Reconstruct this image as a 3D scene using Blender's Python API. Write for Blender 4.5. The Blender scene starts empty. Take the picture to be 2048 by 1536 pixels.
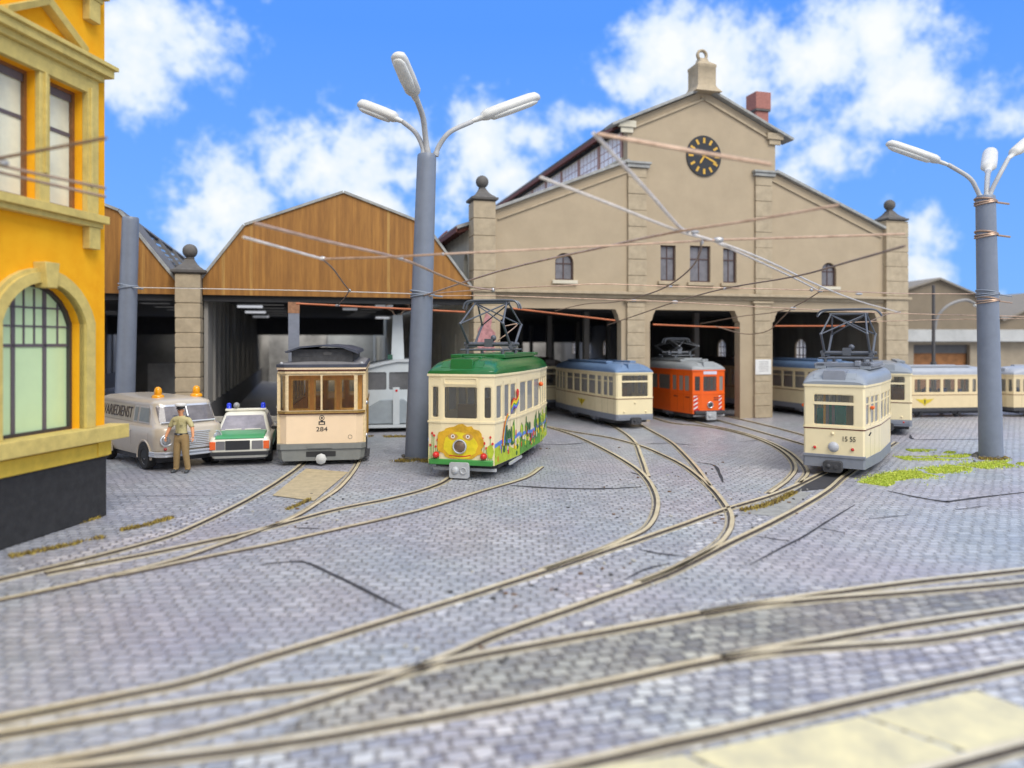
import bpy, bmesh, math, random
from mathutils import Vector, Matrix, geometry, noise
random.seed(7)
R = math.radians
scn = bpy.context.scene
COL = scn.collection

# ------------------------------------------------------------------ camera, sky, sun, exposure
EYE, FOC, U0, V0 = 3.5, 1500.0, 1024.0, 685.0     # eye height (m), focal length in photo pixels, vanishing point of the level view
cam = bpy.data.cameras.new('camera')
camo = bpy.data.objects.new('camera', cam); COL.objects.link(camo)
camo.location = (0, 0, EYE); camo.rotation_euler = (R(90), 0, 0)
cam.sensor_width = 36; cam.lens = 36 * FOC / 2048
cam.shift_y = -(768 - V0) / 2048
cam.clip_start = 0.1; cam.clip_end = 5000
cam.dof.use_dof = True; cam.dof.focus_distance = 20.5; cam.dof.aperture_fstop = 0.25
scn.camera = camo

SUN_DIR = Vector((0.35, -0.55, 0.78)).normalized()
world = bpy.data.worlds.new('World'); scn.world = world; world.use_nodes = True
wt = world.node_tree; wt.nodes.clear()
def wn(t, **k):
    n = wt.nodes.new(t)
    for a, b in k.items(): setattr(n, a, b)
    return n
def wm(op, a, b=None, c=None, clamp=False):
    n = wn('ShaderNodeMath', operation=op, use_clamp=clamp)
    for i, x in enumerate((a, b, c)):
        if x is None: continue
        if isinstance(x, (int, float)): n.inputs[i].default_value = x
        else: wt.links.new(x, n.inputs[i])
    return n.outputs[0]
def build_sky():
    L = wt.links.new
    sky = wn('ShaderNodeTexSky', sky_type='NISHITA', sun_disc=False, sun_elevation=math.asin(SUN_DIR.z),
             sun_rotation=math.atan2(SUN_DIR.x, SUN_DIR.y), air_density=1.0, dust_density=0.2, ozone_density=3.0)
    tc = wn('ShaderNodeTexCoord'); sep = wn('ShaderNodeSeparateXYZ'); L(tc.outputs['Generated'], sep.inputs[0])
    x, y, z = sep.outputs
    az = wm('ARCTAN2', x, y)
    te = wm('DIVIDE', z, wm('MAXIMUM', wm('SQRT', wm('ADD', wm('MULTIPLY', x, x), wm('MULTIPLY', y, y))), 0.02))
    nz = wn('ShaderNodeTexNoise'); nz.inputs['Scale'].default_value = 8; nz.inputs['Detail'].default_value = 9
    nz.inputs['Roughness'].default_value = 0.62; nz.inputs['Distortion'].default_value = 0.25
    L(tc.outputs['Generated'], nz.inputs['Vector'])
    nb = wn('ShaderNodeTexNoise'); nb.inputs['Scale'].default_value = 34; nb.inputs['Detail'].default_value = 7; nb.inputs['Roughness'].default_value = 0.6
    L(tc.outputs['Generated'], nb.inputs['Vector'])
    pv = wn('ShaderNodeCombineXYZ'); L(az, pv.inputs[0]); L(te, pv.inputs[1])
    # cumulus heaps: bearing / height of each heap's middle and its half sizes
    heaps = [(300,55,140,95,1),(270,175,75,75,.9),(410,50,85,75,.9),(470,400,120,95,1),(600,365,120,85,1),(740,300,85,75,1),
             (390,475,90,60,.75),(690,410,150,90,.7),(560,470,200,50,.5),(800,265,80,60,.9),(940,290,130,65,1),(1160,245,100,40,.9),(1010,360,110,80,.75),
             (900,370,120,110,.6),(1345,90,110,75,1),(1450,140,170,110,1),(1610,110,160,100,1.05),(1760,70,80,70,1),(1800,180,190,95,1),(1960,205,150,90,1),
             (1270,160,70,55,.8),(1650,300,150,90,.55),(1850,470,60,70,.72),(1840,545,60,50,.8),(2010,585,60,40,.55),(2180,180,150,110,1),(660,340,110,60,.8),(850,335,110,60,.75),(1075,270,90,50,.85),(230,60,70,80,.9),(-150,150,260,120,1)]
    acc = None
    for u, v, ru, rv, w in heaps:
        a = math.atan((u - U0) / FOC); cosa = math.cos(a)
        c = Vector((a, (V0 - v) / FOC * cosa, 0))
        s = wn('ShaderNodeVectorMath', operation='SUBTRACT'); L(pv.outputs[0], s.inputs[0]); s.inputs[1].default_value = c
        m = wn('ShaderNodeVectorMath', operation='MULTIPLY'); L(s.outputs[0], m.inputs[0])
        m.inputs[1].default_value = (FOC / ru / (cosa * cosa), FOC / rv / cosa, 0)
        d = wn('ShaderNodeVectorMath', operation='LENGTH'); L(m.outputs[0], d.inputs[0])
        h = wm('MULTIPLY', wm('SUBTRACT', 1.52, d.outputs['Value']), w)
        acc = h if acc is None else wm('MAXIMUM', acc, h)
    # unseen sky behind, above and beside: broken white cloud added to light the yard
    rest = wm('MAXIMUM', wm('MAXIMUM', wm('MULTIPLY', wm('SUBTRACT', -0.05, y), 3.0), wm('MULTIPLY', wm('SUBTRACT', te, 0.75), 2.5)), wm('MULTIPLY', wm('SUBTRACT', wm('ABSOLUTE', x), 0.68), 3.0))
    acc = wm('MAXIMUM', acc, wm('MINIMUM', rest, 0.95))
    nn = wm('ADD', wm('MULTIPLY', nz.outputs['Fac'], 0.66), wm('MULTIPLY', nb.outputs['Fac'], 0.34))
    dens = wm('ADD', wm('MULTIPLY', acc, 0.85), wm('MULTIPLY', wm('SUBTRACT', nn, 0.5), 5.2))
    ramp = wn('ShaderNodeValToRGB'); cr = ramp.color_ramp; cr.interpolation = 'EASE'
    cr.elements[0].position = 0.10; cr.elements[0].color = (0, 0, 0, 1)
    cr.elements[1].position = 1.25; cr.elements[1].color = (1, 1, 1, 1)
    L(dens, ramp.inputs[0])
    tint = wn('ShaderNodeMixRGB', blend_type='MULTIPLY'); tint.inputs[0].default_value = 1
    L(sky.outputs[0], tint.inputs[1]); tint.inputs[2].default_value = SKY_TINT
    hz = wm('MULTIPLY', wm('MAXIMUM', te, 0), 2.4, clamp=True)
    flat = wn('ShaderNodeMixRGB'); L(hz, flat.inputs[0]); flat.inputs[1].default_value = (2.3, 5.2, 10.2, 1); flat.inputs[2].default_value = (1.12, 3.6, 10.6, 1)
    blend = wn('ShaderNodeMixRGB'); blend.inputs[0].default_value = 0.9; L(tint.outputs[0], blend.inputs[1]); L(flat.outputs[0], blend.inputs[2])
    mix = wn('ShaderNodeMixRGB'); L(ramp.outputs[0], mix.inputs[0]); L(blend.outputs[0], mix.inputs[1]); lum = wn('ShaderNodeMixRGB'); L(wm('MULTIPLY', rest, 1.2, clamp=True), lum.inputs[0]); lum.inputs[1].default_value = (9.7, 10.0, 10.4, 1); lum.inputs[2].default_value = (20.5, 19.6, 18.0, 1)   # out-of-view cloud brightened to act as a soft key light
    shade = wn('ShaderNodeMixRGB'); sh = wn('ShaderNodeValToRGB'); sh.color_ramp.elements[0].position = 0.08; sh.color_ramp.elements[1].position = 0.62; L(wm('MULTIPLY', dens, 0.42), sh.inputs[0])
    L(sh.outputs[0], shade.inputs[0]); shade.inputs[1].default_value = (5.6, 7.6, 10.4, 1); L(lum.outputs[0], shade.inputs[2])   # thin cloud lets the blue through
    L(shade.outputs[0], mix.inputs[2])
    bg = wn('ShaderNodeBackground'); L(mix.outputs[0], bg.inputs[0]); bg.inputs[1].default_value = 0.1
    out = wn('ShaderNodeOutputWorld'); L(bg.outputs[0], out.inputs[0])
SKY_TINT = (0.5, 0.75, 1.3, 1)
build_sky()
sun = bpy.data.lights.new('sun', 'SUN'); sun.energy = 2.8; sun.angle = R(35); sun.color = (1, 0.95, 0.86)
suno = bpy.data.objects.new('sun', sun); COL.objects.link(suno)
suno.rotation_euler = (-SUN_DIR).to_track_quat('-Z', 'Y').to_euler(); suno.location = SUN_DIR * 60
vs = scn.view_settings; vs.view_transform = 'Standard'; vs.look = 'None'; vs.exposure = 0.0; vs.gamma = 1; vs.use_curve_mapping = False
scn.cycles.max_bounces = 8; scn.cycles.transparent_max_bounces = 24; scn.cycles.sample_clamp_indirect = 6

# ------------------------------------------------------------------ helpers
def G(u, v, z=0.0):                    # a point of the ground (or of height z below the eye) seen at a photo pixel
    Y = (EYE - z) * FOC / (v - V0); return Vector(((u - U0) / FOC * Y, Y, z))
def P(u, v, Y):                        # a point at distance Y seen at a photo pixel
    return Vector(((u - U0) / FOC * Y, Y, EYE - (v - V0) / FOC * Y))
def frame(o, xd, yd):
    xd = Vector(xd).normalized(); yd = Vector(yd).normalized(); n = xd.cross(yd)
    return Matrix(((xd.x, yd.x, n.x, o[0]), (xd.y, yd.y, n.y, o[1]), (xd.z, yd.z, n.z, o[2]), (0, 0, 0, 1)))
def rrect(x0, x1, y0, y1, r=0.05, n=3):
    if r <= 0: return [(x0, y0), (x1, y0), (x1, y1), (x0, y1)]
    o = []
    for cx, cy, a in ((x1 - r, y0 + r, -90), (x1 - r, y1 - r, 0), (x0 + r, y1 - r, 90), (x0 + r, y0 + r, 180)):
        for k in range(n + 1):
            t = R(a + 90 * k / n); o.append((cx + r * math.cos(t), cy + r * math.sin(t)))
    return o
def arch(x0, x1, y0, ys, rise, n=10):  # rectangle with a segmental head
    w = (x1 - x0) / 2; cx = (x0 + x1) / 2; o = [(x0, y0), (x1, y0)]
    rad = (w * w + rise * rise) / (2 * rise); cy = ys + rise - rad; a0 = math.asin(min(1, w / rad))
    if rise > w * 0.999: a0 = math.pi / 2
    for k in range(n + 1):
        a = a0 - 2 * a0 * k / n; o.append((cx + rad * math.sin(a), cy + rad * math.cos(a)))
    return o
def ell(cx, cy, rx, ry, n=24, a0=0): return [(cx + rx * math.cos(a0 + 2 * math.pi * k / n), cy + ry * math.sin(a0 + 2 * math.pi * k / n)) for k in range(n)]
def catmull(pts, n=8):
    pts = [Vector(p) for p in pts]; q = [2 * pts[0] - pts[1]] + pts + [2 * pts[-1] - pts[-2]]; o = []
    for i in range(1, len(q) - 2):
        a, b, c, d = q[i - 1:i + 3]
        for k in range(n):
            t = k / n
            o.append(0.5 * ((2 * b) + (c - a) * t + (2 * a - 5 * b + 4 * c - d) * t * t + (3 * b - a - 3 * c + d) * t ** 3))
    o.append(pts[-1]); return o
def children(o): return [c for c in bpy.data.objects if c.parent == o]

class MB:
    def __init__(s): s.v = []; s.f = []; s.m = []
    def add(s, vs_, fs, mi=0, M=None):
        b = len(s.v)
        s.v += [tuple(M @ Vector(p)) if M else tuple(p) for p in vs_]
        for f in fs: s.f.append([i + b for i in f]); s.m.append(mi)
        return s
    def box(s, x0, x1, y0, y1, z0, z1, mi=0, M=None):
        return s.add([(x0,y0,z0),(x1,y0,z0),(x1,y1,z0),(x0,y1,z0),(x0,y0,z1),(x1,y0,z1),(x1,y1,z1),(x0,y1,z1)],
                     [(0,3,2,1),(4,5,6,7),(0,1,5,4),(1,2,6,5),(2,3,7,6),(3,0,4,7)], mi, M)
    def loft(s, rings, mi=0, M=None, caps=True):
        n = len(rings[0]); vs_ = [p for r in rings for p in r]; fs = []
        for i in range(len(rings) - 1):
            for k in range(n):
                a = i * n + k; b = i * n + (k + 1) % n; fs.append((a, b, b + n, a + n))
        if caps: fs.append(tuple(range(n))[::-1]); fs.append(tuple(range((len(rings) - 1) * n, len(rings) * n)))
        return s.add(vs_, fs, mi, M)
    def tube(s, path, r, n=8, mi=0, M=None, caps=True):
        path = [Vector(p) for p in path]; rings = []; prev = None
        for i, p in enumerate(path):
            t = (path[min(i + 1, len(path) - 1)] - path[max(i - 1, 0)]).normalized()
            if prev is None: prev = t.orthogonal().normalized()
            prev = (prev - t * prev.dot(t)); prev = prev.normalized() if prev.length > 1e-6 else t.orthogonal().normalized()
            b = t.cross(prev); rr = r[i] if isinstance(r, (list, tuple)) else r
            rings.append([p + (prev * math.cos(2 * math.pi * k / n) + b * math.sin(2 * math.pi * k / n)) * rr for k in range(n)])
        return s.loft(rings, mi, M, caps)
    def lathe(s, prof, n=24, mi=0, M=None, c=(0, 0, 0)):     # profile of (radius, height) round z
        return s.loft([[(c[0] + max(r, 1e-4) * math.cos(2 * math.pi * k / n), c[1] + max(r, 1e-4) * math.sin(2 * math.pi * k / n), c[2] + z) for k in range(n)] for r, z in prof], mi, M)
    def ball(s, c, r, n=16, mi=0, sc=(1, 1, 1)):
        M = Matrix.Translation(c) @ Matrix.Diagonal((*sc, 1))
        return s.lathe([(r * math.sin(math.pi * k / (n // 2)), -r * math.cos(math.pi * k / (n // 2))) for k in range(n // 2 + 1)], n, mi, M)
    def slab(s, outer, holes=(), t=0.1, M=None, mi=0, rim=None, back=None):   # flat outline with holes, front face at local z = 0, thickness t behind it
        loops = [[Vector((p[0], p[1], 0)) for p in l] for l in [outer, *holes]]
        tris = geometry.tessellate_polygon(loops); pts = [p for l in loops for p in l]; n = len(pts)
        fr = []
        for a, b, c in tris:
            ar = (pts[b] - pts[a]).cross(pts[c] - pts[a]).z
            if abs(ar) < 1e-10: continue
            fr.append((a, b, c) if ar > 0 else (a, c, b))
        vs_ = [(p.x, p.y, 0) for p in pts] + [(p.x, p.y, -t) for p in pts]
        s.add(vs_, fr, mi, M)
        b0 = len(s.v) - 2 * n
        for f in fr: s.f.append([b0 + i + n for i in f[::-1]]); s.m.append(mi if back is None else back)
        off = 0
        for li, l in enumerate(loops):
            k = len(l); area = sum(l[i].x * l[(i + 1) % k].y - l[(i + 1) % k].x * l[i].y for i in range(k))
            for i in range(k):
                a = b0 + off + i; b = b0 + off + (i + 1) % k
                q = [a, b, b + n, a + n]
                if (area > 0) == (li == 0): q = q[::-1]
                if li > 0: q = q  # inner rims face into the hole
                s.f.append(q); s.m.append(mi if (rim is None or li == 0) else rim)
            off += k
        return s
    def build(s, name, mats, parent=None, smooth=True, bevel=0, ang=38):
        me = bpy.data.meshes.new(name); me.from_pydata(s.v, [], s.f)
        for m in (mats if isinstance(mats, (list, tuple)) else [mats]): me.materials.append(m)
        me.polygons.foreach_set('material_index', s.m)
        bm = bmesh.new(); bm.from_mesh(me)
        if bevel: bmesh.ops.remove_doubles(bm, verts=bm.verts, dist=1e-5)
        bmesh.ops.recalc_face_normals(bm, faces=bm.faces); bm.to_mesh(me); bm.free()
        if smooth:
            me.polygons.foreach_set('use_smooth', [True] * len(me.polygons)); me.set_sharp_from_angle(angle=R(ang))
        me.update()
        o = bpy.data.objects.new(name, me); COL.objects.link(o)
        if parent is not None: o.parent = parent
        if bevel:
            b = o.modifiers.new('bevel', 'BEVEL'); b.width = bevel; b.segments = 2; b.limit_method = 'ANGLE'; b.angle_limit = R(40); b.harden_normals = False
        return o

def tag(o, label=None, cat=None, group=None, kind=None):
    for k, x in (('label', label), ('category', cat), ('group', group), ('kind', kind)):
        if x: o[k] = x
    return o
def thing(name, loc, rz=0, label=None, cat=None, group=None, kind=None, scale=1):
    o = bpy.data.objects.new(name, None); COL.objects.link(o); o.location = loc; o.rotation_euler = (0, 0, rz); o.scale = (scale,) * 3
    o.empty_display_size = 0.3
    return tag(o, label, cat, group, kind)

# ------------------------------------------------------------------ materials
_mats = {}
def nt_new(name):
    m = bpy.data.materials.new(name); m.use_nodes = True; t = m.node_tree; b = t.nodes['Principled BSDF']; return m, t, b
def pm(name, col=None, rough=0.5, metal=0.0, var=0.12, scale=4.0, bump=0.0, bscale=40.0, spec=0.5, streak=0, dark=None):
    """painted / plain surface with mottling (var), optional vertical streaks and a fine bump"""
    if name in _mats: return _mats[name]
    m, t, b = nt_new(name); L = t.links.new
    tc = t.nodes.new('ShaderNodeTexCoord'); mp = t.nodes.new('ShaderNodeMapping'); L(tc.outputs['Object'], mp.inputs[0])
    if streak: mp.inputs['Scale'].default_value = (1, 1, 1 / streak)
    nz = t.nodes.new('ShaderNodeTexNoise'); nz.inputs['Scale'].default_value = scale; nz.inputs['Detail'].default_value = 6; nz.inputs['Roughness'].default_value = 0.65
    L(mp.outputs[0], nz.inputs['Vector'])
    cr = t.nodes.new('ShaderNodeValToRGB'); cr.color_ramp.elements[0].position = 0.3; cr.color_ramp.elements[1].position = 0.7
    d = dark or [c * (1 - var) for c in col[:3]]
    cr.color_ramp.elements[0].color = (*d, 1); cr.color_ramp.elements[1].color = (*[min(1, c * (1 + var * 0.5)) for c in col[:3]], 1)
    L(nz.outputs['Fac'], cr.inputs[0]); L(cr.outputs[0], b.inputs['Base Color'])
    b.inputs['Roughness'].default_value = rough; b.inputs['Metallic'].default_value = metal; b.inputs['Specular IOR Level'].default_value = spec
    if bump:
        n2 = t.nodes.new('ShaderNodeTexNoise'); n2.inputs['Scale'].default_value = bscale; n2.inputs['Detail'].default_value = 4
        L(tc.outputs['Object'], n2.inputs['Vector'])
        bp = t.nodes.new('ShaderNodeBump'); bp.inputs['Strength'].default_value = bump; bp.inputs['Distance'].default_value = 0.02
        L(n2.outputs['Fac'], bp.inputs['Height']); L(bp.outputs[0], b.inputs['Normal'])
    _mats[name] = m; return m
def glass(name, tint=(0.8, 0.82, 0.82), clear=0.8, rough=0.03, col=(0.35, 0.35, 0.36)):
    if name in _mats: return _mats[name]
    m, t, b = nt_new(name); L = t.links.new
    tr = t.nodes.new('ShaderNodeBsdfTransparent'); tr.inputs[0].default_value = (*tint, 1)
    b.inputs['Base Color'].default_value = (*col, 1); b.inputs['Roughness'].default_value = rough
    fr = t.nodes.new('ShaderNodeFresnel'); fr.inputs[0].default_value = 1.35
    ad = t.nodes.new('ShaderNodeMath'); ad.operation = 'ADD'; ad.use_clamp = True; L(fr.outputs[0], ad.inputs[0]); ad.inputs[1].default_value = 1 - clear
    mx = t.nodes.new('ShaderNodeMixShader'); L(ad.outputs[0], mx.inputs[0]); L(tr.outputs[0], mx.inputs[1]); L(b.outputs[0], mx.inputs[2])
    L(mx.outputs[0], t.nodes['Material Output'].inputs[0]); _mats[name] = m; return m
def milk(name, col=(0.85, 0.85, 0.88)):
    if name in _mats: return _mats[name]
    m, t, b = nt_new(name); L = t.links.new; b.inputs['Base Color'].default_value = (*col, 1); b.inputs['Roughness'].default_value = 0.3
    tr = t.nodes.new('ShaderNodeBsdfTranslucent'); tr.inputs[0].default_value = (*col, 1)
    mx = t.nodes.new('ShaderNodeMixShader'); mx.inputs[0].default_value = 0.88; L(b.outputs[0], mx.inputs[1]); L(tr.outputs[0], mx.inputs[2])
    L(mx.outputs[0], t.nodes['Material Output'].inputs[0]); _mats[name] = m; return m
def setts(name, c1, c2, mortar, w=0.23, h=0.17, rot=0.0, stain=((0.16, 0.17, 0.3), 0.35), light=0.25, rough=0.5):
    """small stone setts: running bond, uneven stones, stains"""
    m, t, b = nt_new(name); L = t.links.new; N = t.nodes.new
    tc = N('ShaderNodeTexCoord'); mp = N('ShaderNodeMapping'); mp.inputs['Rotation'].default_value = (0, 0, rot); L(tc.outputs['Object'], mp.inputs[0])
    wob = N('ShaderNodeTexNoise'); wob.inputs['Scale'].default_value = 2.2; wob.inputs['Detail'].default_value = 3; L(mp.outputs[0], wob.inputs['Vector'])
    wv = N('ShaderNodeVectorMath'); wv.operation = 'MULTIPLY_ADD'; L(wob.outputs['Color'], wv.inputs[0]); wv.inputs[1].default_value = (0.22, 0.2, 0); L(mp.outputs[0], wv.inputs[2])
    br = N('ShaderNodeTexBrick'); br.inputs['Scale'].default_value = 1; br.inputs['Brick Width'].default_value = w; br.inputs['Row Height'].default_value = h
    br.inputs['Mortar Size'].default_value = 0.03; br.inputs['Mortar Smooth'].default_value = 1.0; br.inputs['Bias'].default_value = 0.0
    br.inputs['Color1'].default_value = (*c1, 1); br.inputs['Color2'].default_value = (*c2, 1); br.inputs['Mortar'].default_value = (*mortar, 1)
    L(wv.outputs[0], br.inputs['Vector'])
    n1 = N('ShaderNodeTexNoise'); n1.inputs['Scale'].default_value = 0.42; n1.inputs['Detail'].default_value = 7; n1.inputs['Roughness'].default_value = 0.6; L(tc.outputs['Object'], n1.inputs['Vector'])
    r1 = N('ShaderNodeValToRGB'); r1.color_ramp.elements[0].position = 0.42; r1.color_ramp.elements[1].position = 0.66; L(n1.outputs['Fac'], r1.inputs[0])
    f1 = N('ShaderNodeMath'); f1.operation = 'MULTIPLY'; L(r1.outputs[0], f1.inputs[0]); f1.inputs[1].default_value = stain[1]
    m1 = N('ShaderNodeMixRGB'); L(f1.outputs[0], m1.inputs[0]); L(br.outputs['Color'], m1.inputs[1]); m1.inputs[2].default_value = (*stain[0], 1)
    n2 = N('ShaderNodeTexNoise'); n2.inputs['Scale'].default_value = 1.3; n2.inputs['Detail'].default_value = 8; n2.inputs['Roughness'].default_value = 0.7; L(tc.outputs['Object'], n2.inputs['Vector'])
    r2 = N('ShaderNodeValToRGB'); r2.color_ramp.elements[0].position = 0.55; r2.color_ramp.elements[1].position = 0.75; L(n2.outputs['Fac'], r2.inputs[0])
    f2 = N('ShaderNodeMath'); f2.operation = 'MULTIPLY'; L(r2.outputs[0], f2.inputs[0]); f2.inputs[1].default_value = light
    m2 = N('ShaderNodeMixRGB'); L(f2.outputs[0], m2.inputs[0]); L(m1.outputs[0], m2.inputs[1]); m2.inputs[2].default_value = (0.56, 0.56, 0.55, 1)
    n5 = N('ShaderNodeTexNoise'); n5.inputs['Scale'].default_value = 0.27; n5.inputs['Detail'].default_value = 4; L(tc.outputs['Object'], n5.inputs['Vector'])
    r5 = N('ShaderNodeValToRGB'); r5.color_ramp.elements[0].position = 0.36; r5.color_ramp.elements[1].position = 0.64; r5.color_ramp.elements[0].color = (.97, 1.03, 1.07, 1); r5.color_ramp.elements[1].color = (1.06, .99, 1.04, 1); L(n5.outputs['Fac'], r5.inputs[0])
    m5 = N('ShaderNodeMixRGB'); m5.blend_type = 'MULTIPLY'; m5.inputs[0].default_value = 1; L(m2.outputs[0], m5.inputs[1]); L(r5.outputs[0], m5.inputs[2])
    L(m5.outputs[0], b.inputs['Base Color'])
    inv = N('ShaderNodeMath'); inv.operation = 'SUBTRACT'; inv.inputs[0].default_value = 1; L(br.outputs['Fac'], inv.inputs[1])
    n3 = N('ShaderNodeTexNoise'); n3.inputs['Scale'].default_value = 14; n3.inputs['Detail'].default_value = 4; L(tc.outputs['Object'], n3.inputs['Vector'])
    hh = N('ShaderNodeMath'); hh.operation = 'MULTIPLY_ADD'; L(n3.outputs['Fac'], hh.inputs[0]); hh.inputs[1].default_value = 0.55; L(inv.outputs[0], hh.inputs[2])
    bp = N('ShaderNodeBump'); bp.inputs['Strength'].default_value = 0.8; bp.inputs['Distance'].default_value = 0.035; L(hh.outputs[0], bp.inputs['Height']); L(bp.outputs[0], b.inputs['Normal'])
    b.inputs['Roughness'].default_value = rough; b.inputs['Specular IOR Level'].default_value = 0.75
    _mats[name] = m; return m
# ------------------------------------------------------------------ ground, tracks
pave = setts('stone setts', (0.31, 0.315, 0.325), (0.48, 0.48, 0.485), (0.23, 0.23, 0.235), stain=((0.27, 0.285, 0.33), 0.5), light=0.5, rough=0.32)
pave_bed = setts('dirty setts between rails', (0.17, 0.165, 0.155), (0.50, 0.48, 0.39), (0.10, 0.095, 0.09), w=0.22, h=0.17, rot=R(-14), stain=((0.17, 0.155, 0.14), 0.75), light=0.45, rough=0.28)
pave_edge = setts('pale setts beside rails', (0.24, 0.245, 0.27), (0.64, 0.63, 0.58), (0.15, 0.145, 0.155), w=0.22, h=0.17, rot=R(-14), stain=((0.24, 0.25, 0.30), 0.4), light=0.7, rough=0.24)
def sheet(name, pts, mat, z):
    return tag(MB().add([(p[0], p[1], z) for p in pts], [tuple(range(len(pts)))]).build(name, mat, smooth=False), kind='structure')
sheet('ground', [(-1200, -300), (1200, -300), (1200, 1800), (-1200, 1800)], pave, 0)

rail_m = pm('worn rail steel', (0.72, 0.63, 0.44), 0.28, 0.2, 0.3, 2, 0.08, 40, dark=(0.56, 0.47, 0.30))
groove_m = pm('rail groove', (0.07, 0.06, 0.052), 0.8, 0, 0.3)
seam_m = pm('open paving joint', (0.035, 0.034, 0.038), 0.85, 0, 0.3)
flank_m = pm('dark rail flank', (0.08, 0.06, 0.045), 0.7, 0.1, 0.4, 6)  # rust-brown flank, darkened further to draw a shading line
lip_m = pm('rail lip', (0.52, 0.45, 0.31), 0.4, 0.2, 0.4, 3, dark=(0.34, 0.29, 0.19))
def rail(path, side, parent, head=0.098, gap=0.045, lip=0.05):
    """one grooved rail: running head, dark groove and guard lip on `side` of it"""
    pts = catmull(path, 7); n = len(pts)
    def strip(mb, a, b, z0, z1, mi, sides=None):
        rings = []
        for i, p in enumerate(pts):
            t = (pts[min(i + 1, n - 1)] - pts[max(i - 1, 0)]); t.z = 0; t.normalize(); s = Vector((t.y, -t.x, 0)) * side
            w = 0.006 * noise.noise(p * 1.7)
            rings.append([p + s * (a + w) + Vector((0, 0, z0)), p + s * (b + w) + Vector((0, 0, z0)), p + s * (b + w - 0.008) + Vector((0, 0, z1)), p + s * (a + w + 0.008) + Vector((0, 0, z1))])
        if sides is None: mb.loft(rings, mi); return
        f0 = len(mb.m); mb.loft(rings, mi)
        for j in range(f0, len(mb.m)):
            if (j - f0) % 4 in (1, 3): mb.m[j] = sides
    mb = MB(); strip(mb, -head / 2, head / 2, -0.02, 0.036, 0, 3); strip(mb, head / 2, head / 2 + gap, -0.02, 0.007, 1); strip(mb, head / 2 + gap, head / 2 + gap + lip, -0.02, 0.014, 2)
    return mb.build('rail', [rail_m, groove_m, lip_m, flank_m], parent, smooth=False)
def track(rails):
    t = thing('tram_track', (0, 0, 0), kind='structure')
    for picks, side in rails: rail([G(u, v) for u, v in picks], side, t)
    return t
# each list: photo pixels along one rail on the ground
track([([(615,905),(600,930),(560,960),(515,988),(470,1013),(400,1047),(330,1076),(200,1112),(0,1160),(-300,1225)], -1),
       ([(728,900),(714,935),(682,975),(640,1005),(590,1036),(520,1063),(440,1092),(350,1122),(200,1160),(0,1203),(-350,1270)], 1)])
track([([(925,925),(895,958),(850,979),(770,1000),(700,1014),(640,1028),(560,1050),(480,1070),(400,1087),(300,1108),(200,1127),(90,1148)], -1),
       ([(1085,935),(1050,958),(960,985),(870,1014),(780,1037),(700,1055),(560,1087),(440,1111),(330,1134),(230,1155)], 1)])
track([([(1730,905),(1650,943),(1560,985),(1445,1021),(1350,1055),(1200,1106),(1000,1172),(820,1228),(660,1277),(500,1325),(370,1365),(250,1390),(0,1440),(-400,1520)], -1),
       ([(1790,885),(1700,943),(1650,984),(1560,1036),(1450,1090),(1330,1150),(1200,1197),(1100,1232),(1000,1267),(900,1310),(820,1343),(640,1400),(500,1440),(250,1497),(0,1545),(-200,1580)], -1)])
track([([(2500,1075),(2200,1118),(2048,1140),(1800,1168),(1500,1211),(1220,1262),(950,1312),(820,1340),(640,1370),(420,1400),(0,1470),(-400,1540)], -1),
       ([(2500,1140),(2200,1188),(2048,1215),(1800,1252),(1500,1306),(1250,1358),(1024,1405),(760,1453),(500,1495),(140,1538),(-100,1570)], -1)])
track([([(2500,1105),(2200,1143),(2048,1165),(1800,1187),(1640,1199),(1500,1213),(1400,1229)], -1),
       ([(2500,1185),(2200,1225),(2048,1248),(1850,1280),(1700,1292),(1560,1303),(1440,1318)], -1)])
track([([(2500,1245),(2250,1290),(2048,1330),(1800,1382),(1500,1450),(1280,1499),(1120,1537),(900,1590)], -1),
       ([(2500,1390),(2250,1440),(2048,1488),(1860,1540),(1600,1610)], -1)])
track([([(1010,838),(1084,852),(1140,868),(1185,887),(1240,916),(1284,946),(1309,980),(1316,1015),(1299,1054),(1250,1082),(1180,1111),(1090,1142)], 1),
       ([(1080,850),(1147,864),(1220,876),(1284,893),(1325,910),(1372,934),(1421,974),(1450,1008),(1464,1035),(1459,1065),(1427,1098),(1350,1140),(1280,1168)], 1)])
track([([(1200,838),(1240,860),(1270,884),(1284,915),(1298,955)], 1), ([(1268,842),(1300,860),(1342,884),(1369,908),(1397,939),(1422,974)], 1)])
track([([(1290,830),(1342,846),(1400,852),(1445,859),(1500,873),(1545,891),(1577,912),(1592,936),(1578,960),(1540,988)], 1),
       ([(1340,832),(1410,849),(1470,862),(1520,877),(1570,899),(1598,920),(1616,945),(1600,968)], 1)])
track([([(1390,830),(1451,845),(1520,864),(1600,887),(1660,905)], 1), ([(1430,828),(1490,841),(1560,858),(1640,880),(1700,900)], 1)])
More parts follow.
